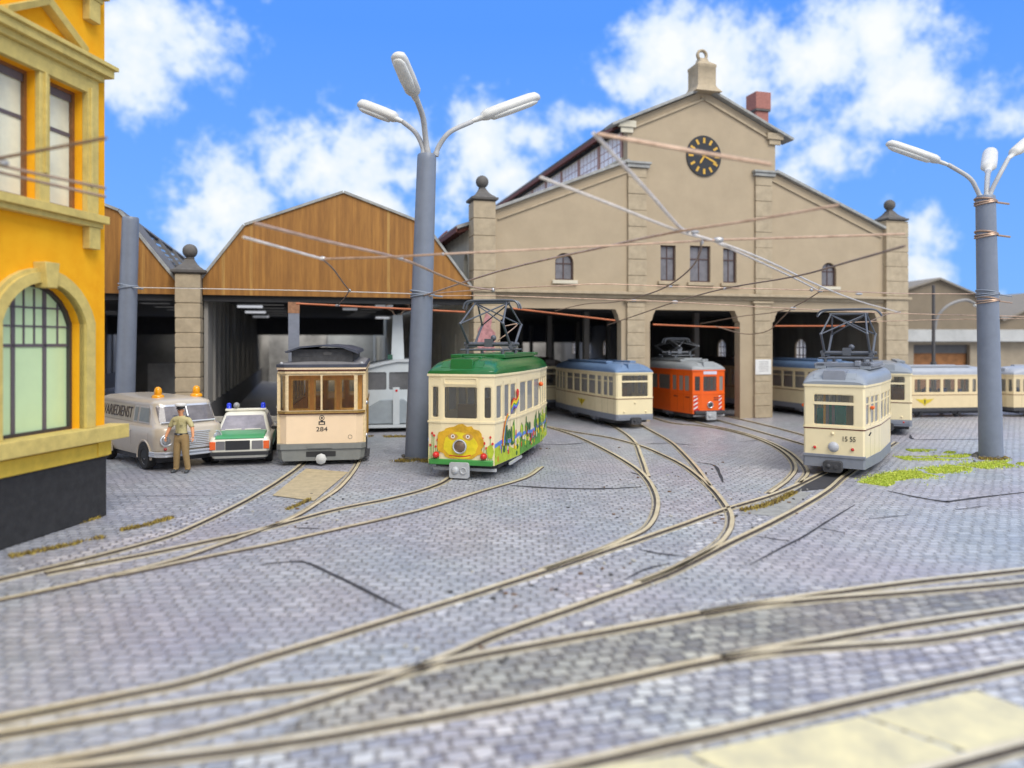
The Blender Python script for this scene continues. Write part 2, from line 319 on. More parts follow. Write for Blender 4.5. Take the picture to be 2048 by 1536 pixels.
# stiff panels and worn patches of the paving
tan_m = pm('tan board', (0.46, 0.37, 0.22), 0.7, 0, 0.25, 5, 0.2, 30)
slab_m = pm('yellowish concrete slab', (0.64, 0.57, 0.33), 0.5, 0, 0.3, 2.6, 0.3, 25, dark=(.48, .44, .30))
conc_m = pm('grey concrete patch', (0.30, 0.295, 0.27), 0.75, 0, 0.35, 5, 0.4, 20)
sheet('track_panel', [G(*p) for p in ((545,992),(628,1003),(697,945),(612,938))], tan_m, 0.016)
sheet('track_bed', [G(*p) for p in ((2480,1085),(2200,1128),(2048,1150),(1500,1222),(1220,1272),(950,1322),(820,1352),(620,1415),(560,1478),(760,1447),(1024,1397),(1500,1298),(2048,1208),(2480,1137))], pave_bed, 0.004)
sheet('track_bed', [G(*p) for p in ((2480,1160),(2048,1225),(1500,1315),(1024,1415),(500,1505),(140,1560),(1080,1540),(1500,1445),(2048,1322),(2480,1243))], pave_edge, 0.004)
sheet('rail_margin', [G(*p) for p in ((1780,1158),(1500,1199),(1220,1250),(940,1302),(1040,1262),(1300,1225),(1560,1182))], pave_edge, 0.005)
def slabs():
    for q in (((1040,1560),(1368,1514),(1470,1566),(1290,1620)), ((1378,1511),(1720,1437),(1940,1516),(1880,1532),(1600,1590),(1486,1562)), ((1730,1435),(1952,1384),(2130,1450),(1952,1511))):
        pts = [G(*p) for p in q]; mb = MB(); mb.slab([(p.x, p.y) for p in pts], t=0.03, M=Matrix.Translation((0, 0, 0.022))); tag(mb.build('paving_slab', slab_m, bevel=0.006), kind='structure')
    sheet('rail_margin', [G(*p) for p in ((1100,1550),(2500,1262),(2500,1376),(1800,1560))], pave_edge, 0.006)
slabs()
sheet('concrete_patch', [G(*p) for p in ((1478,1026),(1560,1034),(1625,985),(1560,980))], conc_m, 0.004)
sheet('track_pit', [G(*p) for p in ((1585,985),(1650,978),(1700,940),(1660,938))], seam_m, 0.005)
def seam(picks, w):
    pts = catmull([G(u, v) for u, v in picks], 6); n = len(pts); L, Rr = [], []
    for i, p in enumerate(pts):
        t = (pts[min(i + 1, n - 1)] - pts[max(i - 1, 0)]).normalized(); s = Vector((t.y, -t.x, 0))
        k = w * (0.35 + 0.65 * min(1, 4 * min(i, n - 1 - i) / n)) * (1 + 0.5 * noise.noise(p * 3))
        L.append(p + s * k / 2); Rr.append(p - s * k / 2)
    pts2 = L + Rr[::-1]
    mb = MB(); mb.add([(p.x, p.y, 0.008) for p in pts2], [(i, i + 1, 2 * n - 2 - i, 2 * n - 1 - i) for i in range(n - 1)])
    tag(mb.build('paving_joint', seam_m, smooth=False), kind='structure')
for pk, w in (([(520,1130),(570,1125),(610,1125),(660,1147),(720,1176),(770,1202),(822,1228)], .07), ([(1020,971),(1060,974),(1120,977),(1200,978),(1285,974)], .12),
              ([(1775,982),(1830,994),(1885,1003),(1900,1003),(1970,994),(2060,984)], .11), ([(1085,889),(1130,889),(1185,885)], .1), ([(1290,888),(1340,887),(1390,891)], .08),
              ([(1500,1130),(1560,1098),(1610,1072),(1660,1040),(1710,1010)], .05), ([(1580,1083),(1545,1078),(1510,1072)], .05), ([(1636,1056),(1690,1066)], .05), ([(1725,1040),(1820,1030)], .03), ([(1905,1021),(1975,1012)], .03),
              ([(1280,1100),(1320,1108),(1372,1113)], .07), ([(1395,925),(1428,931),(1440,950),(1446,965)], .09), ([(1262,945),(1290,955),(1312,975)], .1), ([(1250,1160),(1290,1140),(1340,1128)], .06),
              ([(1820,870),(1830,879),(1900,879),(2010,879)], .12), ([(200,993),(330,992),(440,991)], .025), ([(1480,884),(1530,880),(1548,882)], .08), ([(590,1056),(640,1058)], .08)):
    seam(pk, w)
def ribbon(picks, off, w, mat, z):
    pts = catmull([G(u, v) for u, v in picks], 6); n = len(pts); L, Rr = [], []
    for i, p in enumerate(pts):
        t = (pts[min(i + 1, n - 1)] - pts[max(i - 1, 0)]); t.z = 0; t.normalize(); s = Vector((t.y, -t.x, 0)); k = w * (.75 + .6 * noise.noise(p * .9))
        L.append(p + s * off); Rr.append(p + s * (off + math.copysign(k, off)))
    mb = MB(); q = L + Rr[::-1]; mb.add([(p.x, p.y, z) for p in q], [(i, i + 1, 2 * n - 2 - i, 2 * n - 1 - i) for i in range(n - 1)])
    tag(mb.build('rail_margin', mat, smooth=False), kind='structure')
worn = setts('worn pale setts', (0.30, 0.31, 0.34), (0.66, 0.65, 0.62), (0.17, 0.165, 0.17), w=0.2, h=0.17, rot=R(-22), stain=((0.28, 0.29, 0.33), 0.3), light=0.5, rough=0.34)
ribbon([(1450,1019),(1350,1054),(1200,1104),(1000,1170),(820,1226),(700,1264)], -.07, .32, worn, .0042)
ribbon([(1560,1037),(1450,1092),(1330,1153),(1200,1200),(1100,1236),(1000,1271)], .16, .3, worn, .0046)
ribbon([(870,1014),(780,1037),(700,1056),(560,1088),(440,1112),(330,1135),(200,1161),(0,1204)], .07, .2, worn, .005)
ribbon([(515,988),(470,1013),(400,1047),(330,1076),(200,1112),(60,1146)], -.07, .28, worn, .0054)
ribbon([(515,988),(470,1013),(400,1047),(330,1076),(200,1112),(60,1146)], .18, .45, worn, .0058)
def chips():
    rnd = random.Random(21); mb = MB()
    for u, v, n_, sp in ((1290,1030,16,.5),(1460,1040,14,.4),(1500,1010,22,.7),(1300,960,12,.5),(1130,890,10,.8),(1400,935,14,.6),(600,1045,16,.6),(660,1000,10,.4),(1000,1170,14,.6),(860,1320,12,.4),(1250,1150,16,.5),(1900,915,20,.8),(1000,640,0,0),(1255,970,8,.6),(1600,990,14,.5),(1070,905,8,.5)):
        for _ in range(n_):
            p = G(u, v) + Vector((rnd.gauss(0, sp), rnd.gauss(0, sp), 0)); r = rnd.uniform(.012, .035); mb.ball((p.x, p.y, r * .45), r, 6, rnd.randrange(3), (rnd.uniform(.8, 1.8), rnd.uniform(.8, 1.8), .6))
    tag(mb.build('grit', [pm('brown grit', (.17, .10, .055), .9), pm('dark grit', (.06, .06, .06), .9), pm('pale grit', (.42, .40, .35), .9)], smooth=False), kind='stuff')
chips()
# ------------------------------------------------------------------ grass and moss (stuff)
def turf(name, strips, mats, h, dens):
    mb = MB(); rnd = random.Random(5)
    for picks, w in strips:
        pts = catmull([G(u, v) for u, v in picks], 8)
        for i in range(len(pts) - 1):
            a, b = pts[i], pts[i + 1]; t = (b - a); ln = t.length; t.normalize(); s = Vector((t.y, -t.x, 0))
            for _ in range(int(ln * dens)):
                o = rnd.gauss(0, w * 0.35)
                if noise.noise((a + s * o) * 1.3) < -0.25: continue
                p = a + t * rnd.random() * ln + s * o; hh = h * rnd.uniform(.4, 1.2); an = rnd.random() * 6.28; d = Vector((math.cos(an), math.sin(an), 0))
                k = d * 0.014; tip = p + Vector((rnd.gauss(0, .5) * hh, rnd.gauss(0, .5) * hh, hh)); mid = p.lerp(tip, .55) + Vector((0, 0, hh * .12))
                mb.add([p - k, p + k, mid + k * .8, tip, mid - k * .8], [(0, 1, 2, 3, 4)], rnd.choice(range(len(mats))))
    return tag(mb.build(name, mats, smooth=False), kind='stuff')
gm = [pm('grass yellow green', (0.50, 0.58, 0.06), 0.8), pm('grass fresh green', (0.40, 0.54, 0.05), 0.8), pm('grass lemon', (0.60, 0.62, 0.12), 0.8)]
turf('grass', [([(1750,970),(1790,958),(1830,950),(1900,938),(1980,930),(2060,924)], .62), ([(1800,917),(1850,917),(1900,916),(1960,912)], .55), ([(1815,901),(1860,902),(1910,906)], .35), ([(1745,968),(1790,952),(1830,945)], .5)], gm, 0.035, 2000)
mm = [pm('dry moss', (0.30, 0.22, 0.05), 0.9), pm('ochre moss', (0.40, 0.30, 0.06), 0.9), pm('brown scrub', (0.16, 0.11, 0.05), 0.9)]
turf('moss', [([(20,1115),(80,1103),(150,1090),(205,1076)], .14), ([(240,1062),(290,1052),(345,1036)], .09), ([(0,1090),(60,1074),(130,1055),(200,1036)], .05), ([(575,1020),(600,1010),(620,1000)], .05),
              ([(740,873),(780,874),(815,873)], .28), ([(800,925),(820,918),(850,922),(862,925)], .35), ([(1480,1022),(1520,1015),(1560,1000),(1590,985)], .12), ([(1950,915),(1980,920),(2010,915)], .25)], mm, 0.06, 500)
# ------------------------------------------------------------------ the tram depot (its own axes: x along the front, y into the building)
DO, DR = Vector((11.39, 34.8, 0)), R(15.8)
plaster = pm('beige plaster', (0.42, 0.335, 0.228), 0.9, 0, 0.10, .8, 0.35, 55, 0.2)
plaster_l = pm('cream plaster and lit side wall', (0.62, 0.57, 0.45), 0.9, 0, 0.15, 1.5, 0.3, 50, 0.2)  # sills, corbel, and left walls with their brighter light put into the colour
stone = pm('beige sandstone', (0.43, 0.35, 0.24), 0.85, 0, 0.2, 3, 0.35, 40, 0.2)
coping_m = pm('weathered grey coping', (0.33, 0.33, 0.31), 0.8, 0, 0.3, 4, 0.2)
capstone = pm('dark grey capstone', (0.12, 0.11, 0.10), 0.8, 0, 0.3, 5, 0.3)
roof_d = pm('dark roofing felt', (0.15, 0.145, 0.145), 0.85, 0, 0.3, 3, 0.3)
rafter_m = pm('red brown timber', (0.17, 0.06, 0.045), 0.8, 0, 0.3, 8)
pane_d = pm('dim window pane', (0.16, 0.15, 0.16), 0.12, 0, 0.35, 2.5)
frame_d = pm('dark brown window frame', (0.07, 0.035, 0.03), 0.6)
black_in = pm('dark grey interior', (0.12, 0.117, 0.117), 0.9)  # one even dark grey for ceilings, beams and dark openings
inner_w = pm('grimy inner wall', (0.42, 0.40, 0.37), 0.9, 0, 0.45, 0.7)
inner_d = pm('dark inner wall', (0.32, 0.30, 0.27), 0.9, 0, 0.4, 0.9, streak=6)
milk_m = milk('milky pane', (.95, .91, .86))
WALLF = lambda y: frame((0, y, 0), (1, 0, 0), (0, 0, 1))         # outline given as (x, z), body behind it

def pillar(name, mat, x0, x1, y0, y1, z0, z1, par, course=0.56, gap=0.035):
    mb = MB(); z = z0; rnd = random.Random(hash((round(x0, 2), round(z1, 2))) & 255)
    mb.box(x0 + .025, x1 - .025, y0 + .025, y1, z0, z1 - 0.01)
    while z < z1 - 0.05:
        zz = min(z + course, z1); j = rnd.uniform(-.006, .006)
        mb.box(x0 + j, x1 + j, y0 + j, y1 - .003, z + gap / 2, zz - gap / 2); z = zz
    return mb.build(name, mat, par, bevel=0.012)
def sqring(cx, cy, h, z): return [(cx - h, cy - h, z), (cx + h, cy - h, z), (cx + h, cy + h, z), (cx - h, cy + h, z)]
def finial(par, cx, cy, z, h, rb, mat, up=1.0):
    mb = MB(); mb.loft([sqring(cx, cy, h * k, z + dz * up) for k, dz in ((1.0, 0), (1.2, .05), (1.22, .14), (1.0, .18), (.95, .22), (.72, .30), (.5, .42), (.34, .55), (.30, .6))])
    mb.lathe([(h * .3, .58 * up), (h * .34, .64 * up), (h * .26, .68 * up)], 16, c=(cx, cy, z))
    mb.ball((cx, cy, z + .64 * up + rb), rb, 20)
    return mb.build('finial', mat, par, ang=50)
def window(par, outline, y, frame_mat, pane_mat, bars_v=(), bars_h=(), name='window', depth=0.12, fw=0.06, sill=None):
    xs = [p[0] for p in outline]; zs = [p[1] for p in outline]; x0, x1, z0, z1 = min(xs), max(xs), min(zs), max(zs)
    cx, cz = (x0 + x1) / 2, (z0 + z1) / 2; sx = 1 - 2 * fw / (x1 - x0); szz = 1 - 2 * fw / (z1 - z0)
    inner = [(cx + (a - cx) * sx, cz + (b - cz) * szz) for a, b in outline]
    mb = MB(); mb.slab(outline, [inner], 0.06, WALLF(y + depth))
    for b, w in bars_v: mb.box(b - w / 2, b + w / 2, y + depth + .012, y + depth + .05, z0 + fw, z1 - fw * 1.1)
    for b, w in bars_h: mb.box(x0 + fw, x1 - fw, y + depth + .008, y + depth + .052, b - w / 2, b + w / 2)
    o = mb.build(name, frame_mat, par, smooth=False)
    MB().slab(outline, [], 0.012, WALLF(y + depth + .035)).build('pane', pane_mat, o, smooth=False)
    if sill: MB().box(x0 - .15, x1 + .15, y - .13, y + .05, z0 - .17, z0 - .02).build('sill', sill, o, bevel=.01)
    return o

hall = thing('depot_hall', DO, DR, 'tall beige plastered tram depot hall with gable clock, three gateways and ball finials', 'depot building')
O1, O2, O3 = (-12.36, -6.85), (-5.47, -0.92), (0.8, 6.8)
def gate(x0, x1): return [(x0, 0), (x0, 4.42), (x0 + .1, 4.5), (x0 + .16, 4.72), (x0 + .28, 4.96), (x1 - .28, 4.96), (x1 - .16, 4.72), (x1 - .1, 4.5), (x1, 4.42), (x1, 0)]
out = [(-13.3, 0)] + gate(*O1) + gate(*O2) + gate(*O3) + [(8.1, 0), (8.1, 8.6), (7.0, 9.02), (.85, 11.42), (.95, 11.42), (.95, 13.25), (-2.8, 14.92), (-6.55, 13.25), (-6.55, 11.42), (-12.6, 9.02), (-13.3, 8.75)]
aw = [arch(-9.92, -9.08, 6.19, 6.93, .42), arch(3.5, 4.34, 6.19, 6.9, .42)]
tw = [rrect(-4.95, -4.2, 6.26, 7.85, 0), rrect(-3.49, -2.45, 6.24, 7.88, 0), rrect(-1.8, -1.1, 6.24, 7.82, 0)]
MB().slab(out, aw + tw, 0.45, WALLF(0)).build('facade', plaster, hall, smooth=False)
for a in aw: window(hall, a, 0, frame_d, pane_d, [((a[0][0] + a[1][0]) / 2, .05)], [(6.9, .05)], sill=plaster_l)
for a in tw: window(hall, a, 0, frame_d, pane_d, [((a[0][0] + a[1][0]) / 2, .045)], [(7.28, .05)], sill=stone)
pillar('pillar', stone, -13.54, -12.6, -.22, .72, 0, 9.38, hall, .72); MB().slab([(-.36, 3.3), (-.1, 3.1), (.2, 3.2), (.36, 3.05), (.40, 3.9), (.2, 4.1), (.26, 4.5), (.0, 4.75), (-.12, 4.3), (-.34, 4.05)], t=.02, M=WALLF(-.245) @ Matrix.Translation((-13.02, 0, 0))).build('exposed_brick', pm('pink exposed brick', (.46, .22, .22), .9, 0, .45, 7), hall, smooth=False); pillar('pillar', stone, 7.05, 8.35, -.22, .95, 0, 9.45, hall, .72)
finial(hall, -13.07, .25, 9.38, .47, .27, capstone, .92); finial(hall, 7.7, .3, 9.45, .5, .27, capstone, .92)
for x0, x1 in ((-6.62, -5.78), (-.22, .62)):
    pillar('pilaster', stone, x0, x1, -.14, -.003, 0, 5.3, hall); pillar('pilaster', stone, x0 + .06, x1 + .1, -.11, -.003, 5.72, 11.2, hall, .72)
    MB().box(x0 - .02, x1 + .22, -.2, -.003, 11.2, 11.36).box(x0 - .08, x1 + .28, -.26, -.003, 11.36, 11.46).build('capital', coping_m, hall, bevel=.012)
    MB().box(x0 - .12, x1 + .12, -.2, -.003, 5.3, 5.4).build('capital', stone, hall, bevel=.012)
for x0, x1 in ((-7.02, -6.2), (.45, 1.3)):
    MB().box(x0, x1, -.16, -.003, 12.95, 13.25).box(x0 + .12, x1 - .12, -.1, -.003, 12.72, 12.95).build('corbel', plaster_l if x0 < 0 else stone, hall, bevel=.012)
MB().box(-13.7, 8.5, -.3, -.225, 5.60, 5.72).box(-12.58, 7.03, -.225, -.003, 5.62, 5.71).box(-12.58, 7.03, -.09, -.003, 5.44, 5.62).build('cornice', stone, hall, bevel=.01)
def rake(pts, w0, w1, y0, y1, mat, name):           # a moulding that follows a sloping edge (x, z)
    mb = MB()
    for (ax, az), (bx, bz) in zip(pts, pts[1:]):
        d = Vector((bx - ax, bz - az)).normalized(); n = Vector((-d.y, d.x)) * (1 if d.x > 0 else -1)
        mb.loft([[(p[0] + n.x * w, y, p[1] + n.y * w) for y, w in ((y0, w0), (y1, w0), (y1, w1), (y0, w1))] for p in ((ax, az), (bx, bz))])
    return mb.build(name, mat, hall, bevel=.012)
rake([(-12.6, 9.02), (-6.5, 11.44)], .003, .13, -.2, .6, coping_m, 'coping'); rake([(.9, 11.42), (7.05, 9.02)], .003, .13, -.2, .6, coping_m, 'coping')
rake([(-12.6, 9.02), (-6.62, 11.39)], -.42, -.35, -.07, -.003, stone, 'moulding'); rake([(.8, 11.44), (7.05, 9.0)], -.42, -.35, -.07, -.003, stone, 'moulding')
rake([(-7.35, 12.93), (-2.8, 14.95), (1.75, 12.93)], .003, .12, -.28, .6, coping_m, 'coping')
rake([(-6.5, 13.27), (-2.8, 14.92), (.9, 13.27)], -.4, -.3, -.08, -.003, stone, 'moulding')
mb = MB(); mb.loft([sqring(-2.8, .15, h, z) for h, z in ((.66, 14.78), (.5, 15.0), (.45, 15.12), (.45, 15.9), (.47, 15.93), (.47, 16.05), (.22, 16.25), (.18, 16.4))])
mb.loft([[(-2.8 + (.22 + .07 * math.cos(b)) * math.cos(a), .15 + .09 * math.sin(b), 16.58 + (.22 + .07 * math.cos(b)) * math.sin(a)) for b in [2 * math.pi * j / 8 for j in range(8)]] for a in [2 * math.pi * i / 24 for i in range(25)]], caps=False)
mb.build('ridge_ornament', stone, hall, ang=45)
# clock
dark_dial = pm('black clock dial', (0.018, 0.018, 0.02), 0.4); gold = pm('gold paint', (0.62, 0.36, 0.05), 0.4, 0.2)
FW = frame((-2.81, -.06, 11.95), (1, 0, 0), (0, 0, 1))
dial = MB().slab(ell(0, 0, .88, .93, 48), t=.055, M=FW).build('clock_dial', dark_dial, hall, bevel=.01)
for k in range(12):
    a = k * math.pi / 6; M = FW @ Matrix.Translation((.66 * math.sin(a), .7 * math.cos(a), .012)) @ Matrix.Rotation(-a, 4, 'Z')
    MB().slab([(-.055, -.12), (.055, -.12), (.055, .12), (-.055, .12)], t=.01, M=M).build('hour_mark', gold, dial, smooth=False)
for a, l, w in ((R(115), .72, .035), (R(212), .42, .04)):
    M = FW @ Matrix.Translation((0, 0, .02)) @ Matrix.Rotation(-a, 4, 'Z')
    MB().slab([(-w, -.1), (w, -.1), (w * 1.3, l * .8), (0, l), (-w * 1.3, l * .8)], t=.01, M=M).build('clock_hand', gold, dial, smooth=False)
# side walls, roofs, clerestory
LEN, LR = 50, 41          # roof stops short: unseen gap added so sky lights the back wall
FL = frame((-13.5, 0, 0), (0, -1, 0), (0, 0, 1))     # left wall seen from outside: x' = -y
lw = [arch(-t - .42, -t + .42, 6.2, 6.95, .42) for t in [1.5 + 4.2 * i for i in range(11)]] + [rrect(-t - .3, -t + .3, 2.0, 3.9, .05) for t in [3.5 + 4.2 * i for i in range(10)]]
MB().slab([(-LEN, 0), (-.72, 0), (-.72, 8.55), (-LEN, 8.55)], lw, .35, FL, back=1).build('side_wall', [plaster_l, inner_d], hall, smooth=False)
mb = MB()
for w in lw: mb.slab(w, [], .03, frame((-13.3, 0, 0), (0, -1, 0), (0, 0, 1)))
mb.build('side_glazing', pane_d, hall, smooth=False)
FRt = frame((8.3, 0, 0), (0, 1, 0), (0, 0, 1))
rw = [arch(t - .5, t + .5, 2.3, 3.2, .5) for t in (7.6, 11.9, 16.2, 37, 41.4, 45.5)]
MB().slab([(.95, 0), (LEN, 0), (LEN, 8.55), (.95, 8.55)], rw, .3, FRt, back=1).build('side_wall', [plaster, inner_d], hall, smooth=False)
for w in rw:
    x0, x1 = w[0][0], w[1][0]; mb = MB(); mb.slab(w, [], .02, frame((8.12, 0, 0), (0, 1, 0), (0, 0, 1)), 0)
    o = mb.build('arched_window', milk_m, hall, smooth=False); mb = MB()
    for k in (.33, .67): mb.box(8.05, 8.11, x0 + (x1 - x0) * k - .02, x0 + (x1 - x0) * k + .02, 2.3, 3.6)
    for z in (2.75, 3.2): mb.box(8.06, 8.10, x0, x1, z - .025, z + .025)
    mb.build('glazing_bars', frame_d, o, smooth=False)
MB().box(-13.2, 8.0, LEN - .3, LEN, 0, 6).build('back_wall', inner_w, hall); MB().box(-13.14, 7.98, LR - .3, LR, 3.5, 5.44).build('rear_dark_screen', black_in, hall)  # dark beam added to keep the lit wall's upper part hidden
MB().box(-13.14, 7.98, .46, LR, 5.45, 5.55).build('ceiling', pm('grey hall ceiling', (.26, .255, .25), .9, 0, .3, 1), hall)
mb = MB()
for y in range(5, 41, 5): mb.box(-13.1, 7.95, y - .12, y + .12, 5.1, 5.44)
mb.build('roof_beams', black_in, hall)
for x in (-6.16, .2):
    for y in range(6, 48, 6): MB().box(x - .14, x + .14, y - .14, y + .14, 0, 5.09).build('column', inner_d, hall)
def roof_slope(pts, y0, y1, th, mat, name):
    (ax, az), (bx, bz) = pts; d = Vector((bx - ax, bz - az)).normalized(); n = Vector((-d.y, d.x)); n = n if n.y > 0 else -n
    return MB().loft([[(ax, y, az), (bx, y, bz), (bx + n.x * th, y, bz + n.y * th), (ax + n.x * th, y, az + n.y * th)] for y in (y0, y1)]).build(name, mat, hall, smooth=False)
roof_slope(((-6.9, 10.75), (-14.05, 8.3)), .62, LR, .14, pm('pale grey aisle roofing', (.34, .34, .34), .85, 0, .2, 2), 'roof'); roof_slope(((1.3, 10.75), (8.9, 8.2)), .98, LR, .14, roof_d, 'roof')  # left aisle roof lightened to reflect light onto the clerestory
roof_slope(((-2.8, 14.98), (-6.95, 13.18)), .62, LR, .14, roof_d, 'roof'); roof_slope(((-2.8, 14.98), (1.6, 13.05)), .62, LR, .14, roof_d, 'roof')
mb = MB()
for i in range(57):
    y = .8 + .7 * i
    mb.loft([[(-6.52, yy, 13.32), (-6.92, yy, 13.15), (-6.92, yy, 13.03), (-6.52, yy, 13.2)] for yy in (y, y + .2)])
    mb.loft([[(-13.5, yy, 8.45), (-14.0, yy, 8.28), (-14.0, yy, 8.14), (-13.5, yy, 8.3)] for yy in (y, y + .2)])
mb.box(-6.99, -6.94, .62, LR, 13.02, 13.2).box(-14.1, -14.06, .62, LR, 8.15, 8.36); mb.build('rafter_ends', rafter_m, hall, smooth=False)
for i in range(5):                                                    # braced brackets under the side eaves
    y = 6 + i * 8.4
    MB().box(-14.0, -13.51, y, y + .35, 7.2, 8.1).loft([[(-14.3, yy, 8.2), (-13.5, yy, 9.0), (-13.5, yy, 8.8), (-14.3, yy, 8.0)] for yy in (y - .3, y + .65)]).build('eaves_bracket', rafter_m, hall, smooth=False)
MB().box(-6.5, -6.3, .46, LR - .1, 10.8, 11.72).box(-6.56, -6.25, .62, LR - .1, 11.72, 11.8).box(-6.5, -6.3, .46, LR - .1, 12.95, 13.0).build('clerestory_wall', plaster_l, hall)
MB().box(.7, .9, .46, LR - .1, 10.8, 11.75).box(.7, .9, .46, .8, 11.75, 13.0).build('clerestory_wall', plaster, hall)  # upper strip left open to let sun in from the right
cl_m = pm('frosted clerestory pane', (.88, .85, .86), .3, 0, .08)
for i in range(14):
    y = .7 + 2.7 * i
    o = MB().slab([(y + .1, 11.8), (y + 2.6, 11.8), (y + 2.6, 12.95), (y + .1, 12.95)], t=.02, M=frame((-6.46, 0, 0), (0, 1, 0), (0, 0, 1))).build('clerestory_window', cl_m, hall); mb = MB()
    mb.box(-6.56, -6.4, y - .1, y + .1, 11.8, 12.95)
    for k in (1, 2, 3, 4): mb.box(-6.49, -6.47, y + .1 + .5 * k - .015, y + .1 + .5 * k + .015, 11.8, 12.95)
    for z in (12.12, 12.5): mb.box(-6.495, -6.47, y + .1, y + 2.6, z - .015, z + .015)
    mb.build('glazing_bars', pm('faded red frame', (0.42, 0.26, 0.23), 0.7), o, smooth=False)
brick = pm('pinkish red brick', (0.36, 0.15, 0.12), 0.9, 0, 0.25, 12, 0.4, 30)
MB().box(1.55, 2.25, 2.4, 3.1, 10, 15.1).box(1.48, 2.32, 2.32, 3.18, 15.1, 15.2, 1).box(1.47, 2.33, 2.31, 3.19, 15.2, 16.05).build('chimney', [brick, capstone], hall, bevel=.015)
nt = thing('notice', DO + Matrix.Rotation(DR, 3, 'Z') @ Vector((.2, -.17, 0)), DR, 'small white notice sheet fixed to the gateway pier beside the orange tram', 'notice')
MB().slab(rrect(-.42, .42, 2.02, 2.72, .02), t=.015, M=WALLF(0)).build('panel', pm('white enamel', (.72, .71, .68), .5), nt, smooth=False)
mb = MB(); rnd = random.Random(3)
for i in range(7): mb.slab([(-.26 + rnd.random() * .1, 2.6 - i * .075), (.2 + rnd.random() * .1, 2.6 - i * .075), (.28, 2.63 - i * .075), (-.25, 2.63 - i * .075)], t=.004, M=WALLF(-.004))
mb.build('print_lines', pm('faded print', (.42, .41, .40), .7), nt, smooth=False)

# ------------------------------------------------------------------ the two timber gabled sheds beside it
wood = pm('orange brown boards', (0.34, 0.155, 0.026), 0.65, 0, 0.35, 11, 0.25, 30, dark=(0.24, 0.098, 0.014), streak=14)
def boards(): # vertical board streaks added to the timber fronts
    m = wood; t = m.node_tree; b = t.nodes['Principled BSDF']; L = t.links.new
    base = b.inputs['Base Color'].links[0].from_socket
    tc = t.nodes.new('ShaderNodeTexCoord'); sx = t.nodes.new('ShaderNodeSeparateXYZ'); L(tc.outputs['Object'], sx.inputs[0])
    mu = t.nodes.new('ShaderNodeMath'); mu.operation = 'MULTIPLY'; L(sx.outputs[0], mu.inputs[0]); mu.inputs[1].default_value = 9
    fl = t.nodes.new('ShaderNodeMath'); fl.operation = 'FLOOR'; L(mu.outputs[0], fl.inputs[0])
    wh = t.nodes.new('ShaderNodeTexWhiteNoise'); wh.noise_dimensions = '1D'; L(fl.outputs[0], wh.inputs['W'])
    mx = t.nodes.new('ShaderNodeMixRGB'); mx.blend_type = 'MULTIPLY'; mx.inputs[0].default_value = 1; L(base, mx.inputs[1])
    cr = t.nodes.new('ShaderNodeValToRGB'); cr.color_ramp.elements[0].color = (.78, .75, .66, 1); cr.color_ramp.elements[1].color = (1.12, 1.12, 1.12, 1); L(wh.outputs[0], cr.inputs[0]); L(cr.outputs[0], mx.inputs[2])
    e = cr.color_ramp.elements.new(.9); e.color = (1.0, 1.0, 1.0, 1); e = cr.color_ramp.elements.new(.93); e.color = (1.15, 1.45, 2.2, 1)
    L(mx.outputs[0], b.inputs['Base Color'])
boards()
def shed(x0, x1, label, cut=True, roofm=None):
    t = thing('timber_shed', DO + Matrix.Rotation(DR, 3, 'Z') @ Vector((x0, 0, 0)), DR, label, 'depot shed')
    w = x1 - x0; m = w / 2
    prof = [(0, 5.3), (w, 5.3), (w, 5.72), (w - 1.98, 8.3), (m, 9.4), (1.5, 7.95), (0, 5.9)]
    MB().slab(prof, t=.12, M=WALLF(-.05)).build('gable_boarding', wood, t, smooth=False)
    mb = MB()
    for (ax, az), (bx, bz) in zip(prof[2:], prof[3:]):
        d = Vector((bx - ax, bz - az)).normalized(); n = Vector((d.y, -d.x)); n = n if n.y > 0 else -n
        mb.loft([[(p[0] + n.x * q, y, p[1] + n.y * q) for y, q in ((-.12, .003), (.2, .003), (.2, .1), (-.12, .1))] for p in ((ax, az), (bx, bz))])
    mb.build('barge_board', coping_m, t, smooth=False)
    mb = MB(); D = 42
    for (ax, az), (bx, bz) in zip(prof[2:], prof[3:]):
        d = Vector((bx - ax, bz - az)).normalized(); n = Vector((d.y, -d.x)); n = n if n.y > 0 else -n; l = math.hypot(bx - ax, bz - az)
        holes = [rrect(.3, l - .2, 3 + 4 * i, 6.6 + 4 * i, 0) for i in range(7)]
        M = frame((ax, .21, az), (d.x, 0, d.y), (0, 1, 0))
        mb.slab([(0, 0), (l, 0), (l, 33), (0, 33)], holes, .12, M)  # openings enlarged and rear end left open to light the shed inside
    mb.build('roof', roof_d, t, smooth=False)
    # flat lining with open roof lights
    holes = []
    for i in range(7):
        for a, b in ((1.2, 2.7), (w - 3.4, w - 2.0)): holes.append(rrect(a, b, 3 + 4 * i, 3.75 + 4 * i, 0))
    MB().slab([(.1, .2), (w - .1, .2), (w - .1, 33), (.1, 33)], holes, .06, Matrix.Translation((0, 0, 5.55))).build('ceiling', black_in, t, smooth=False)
    MB().box(0, w, .1, .35, 5.06, 5.29).build('lintel', pm('near black lintel', (.025, .025, .027), .8), t)  # lintel in a near-black even colour
    MB().box(.15, w - .1, D - .25, D, 0, 5.9).build('back_wall', inner_w, t); MB().box(.15, w - .1, 32.6, 32.9, 4.1, 5.48).build('rear_dark_screen', black_in, t)  # dark rear beam added to hide the bright top of the back wall
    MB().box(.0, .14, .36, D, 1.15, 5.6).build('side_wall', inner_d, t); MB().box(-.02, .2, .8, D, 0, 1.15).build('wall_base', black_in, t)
    mb = MB()
    for y in range(2, 42, 2): mb.box(.141, .24, y, y + .22, 1.16, 5.48)
    mb.build('wall_ribs', inner_d, t)
    return t
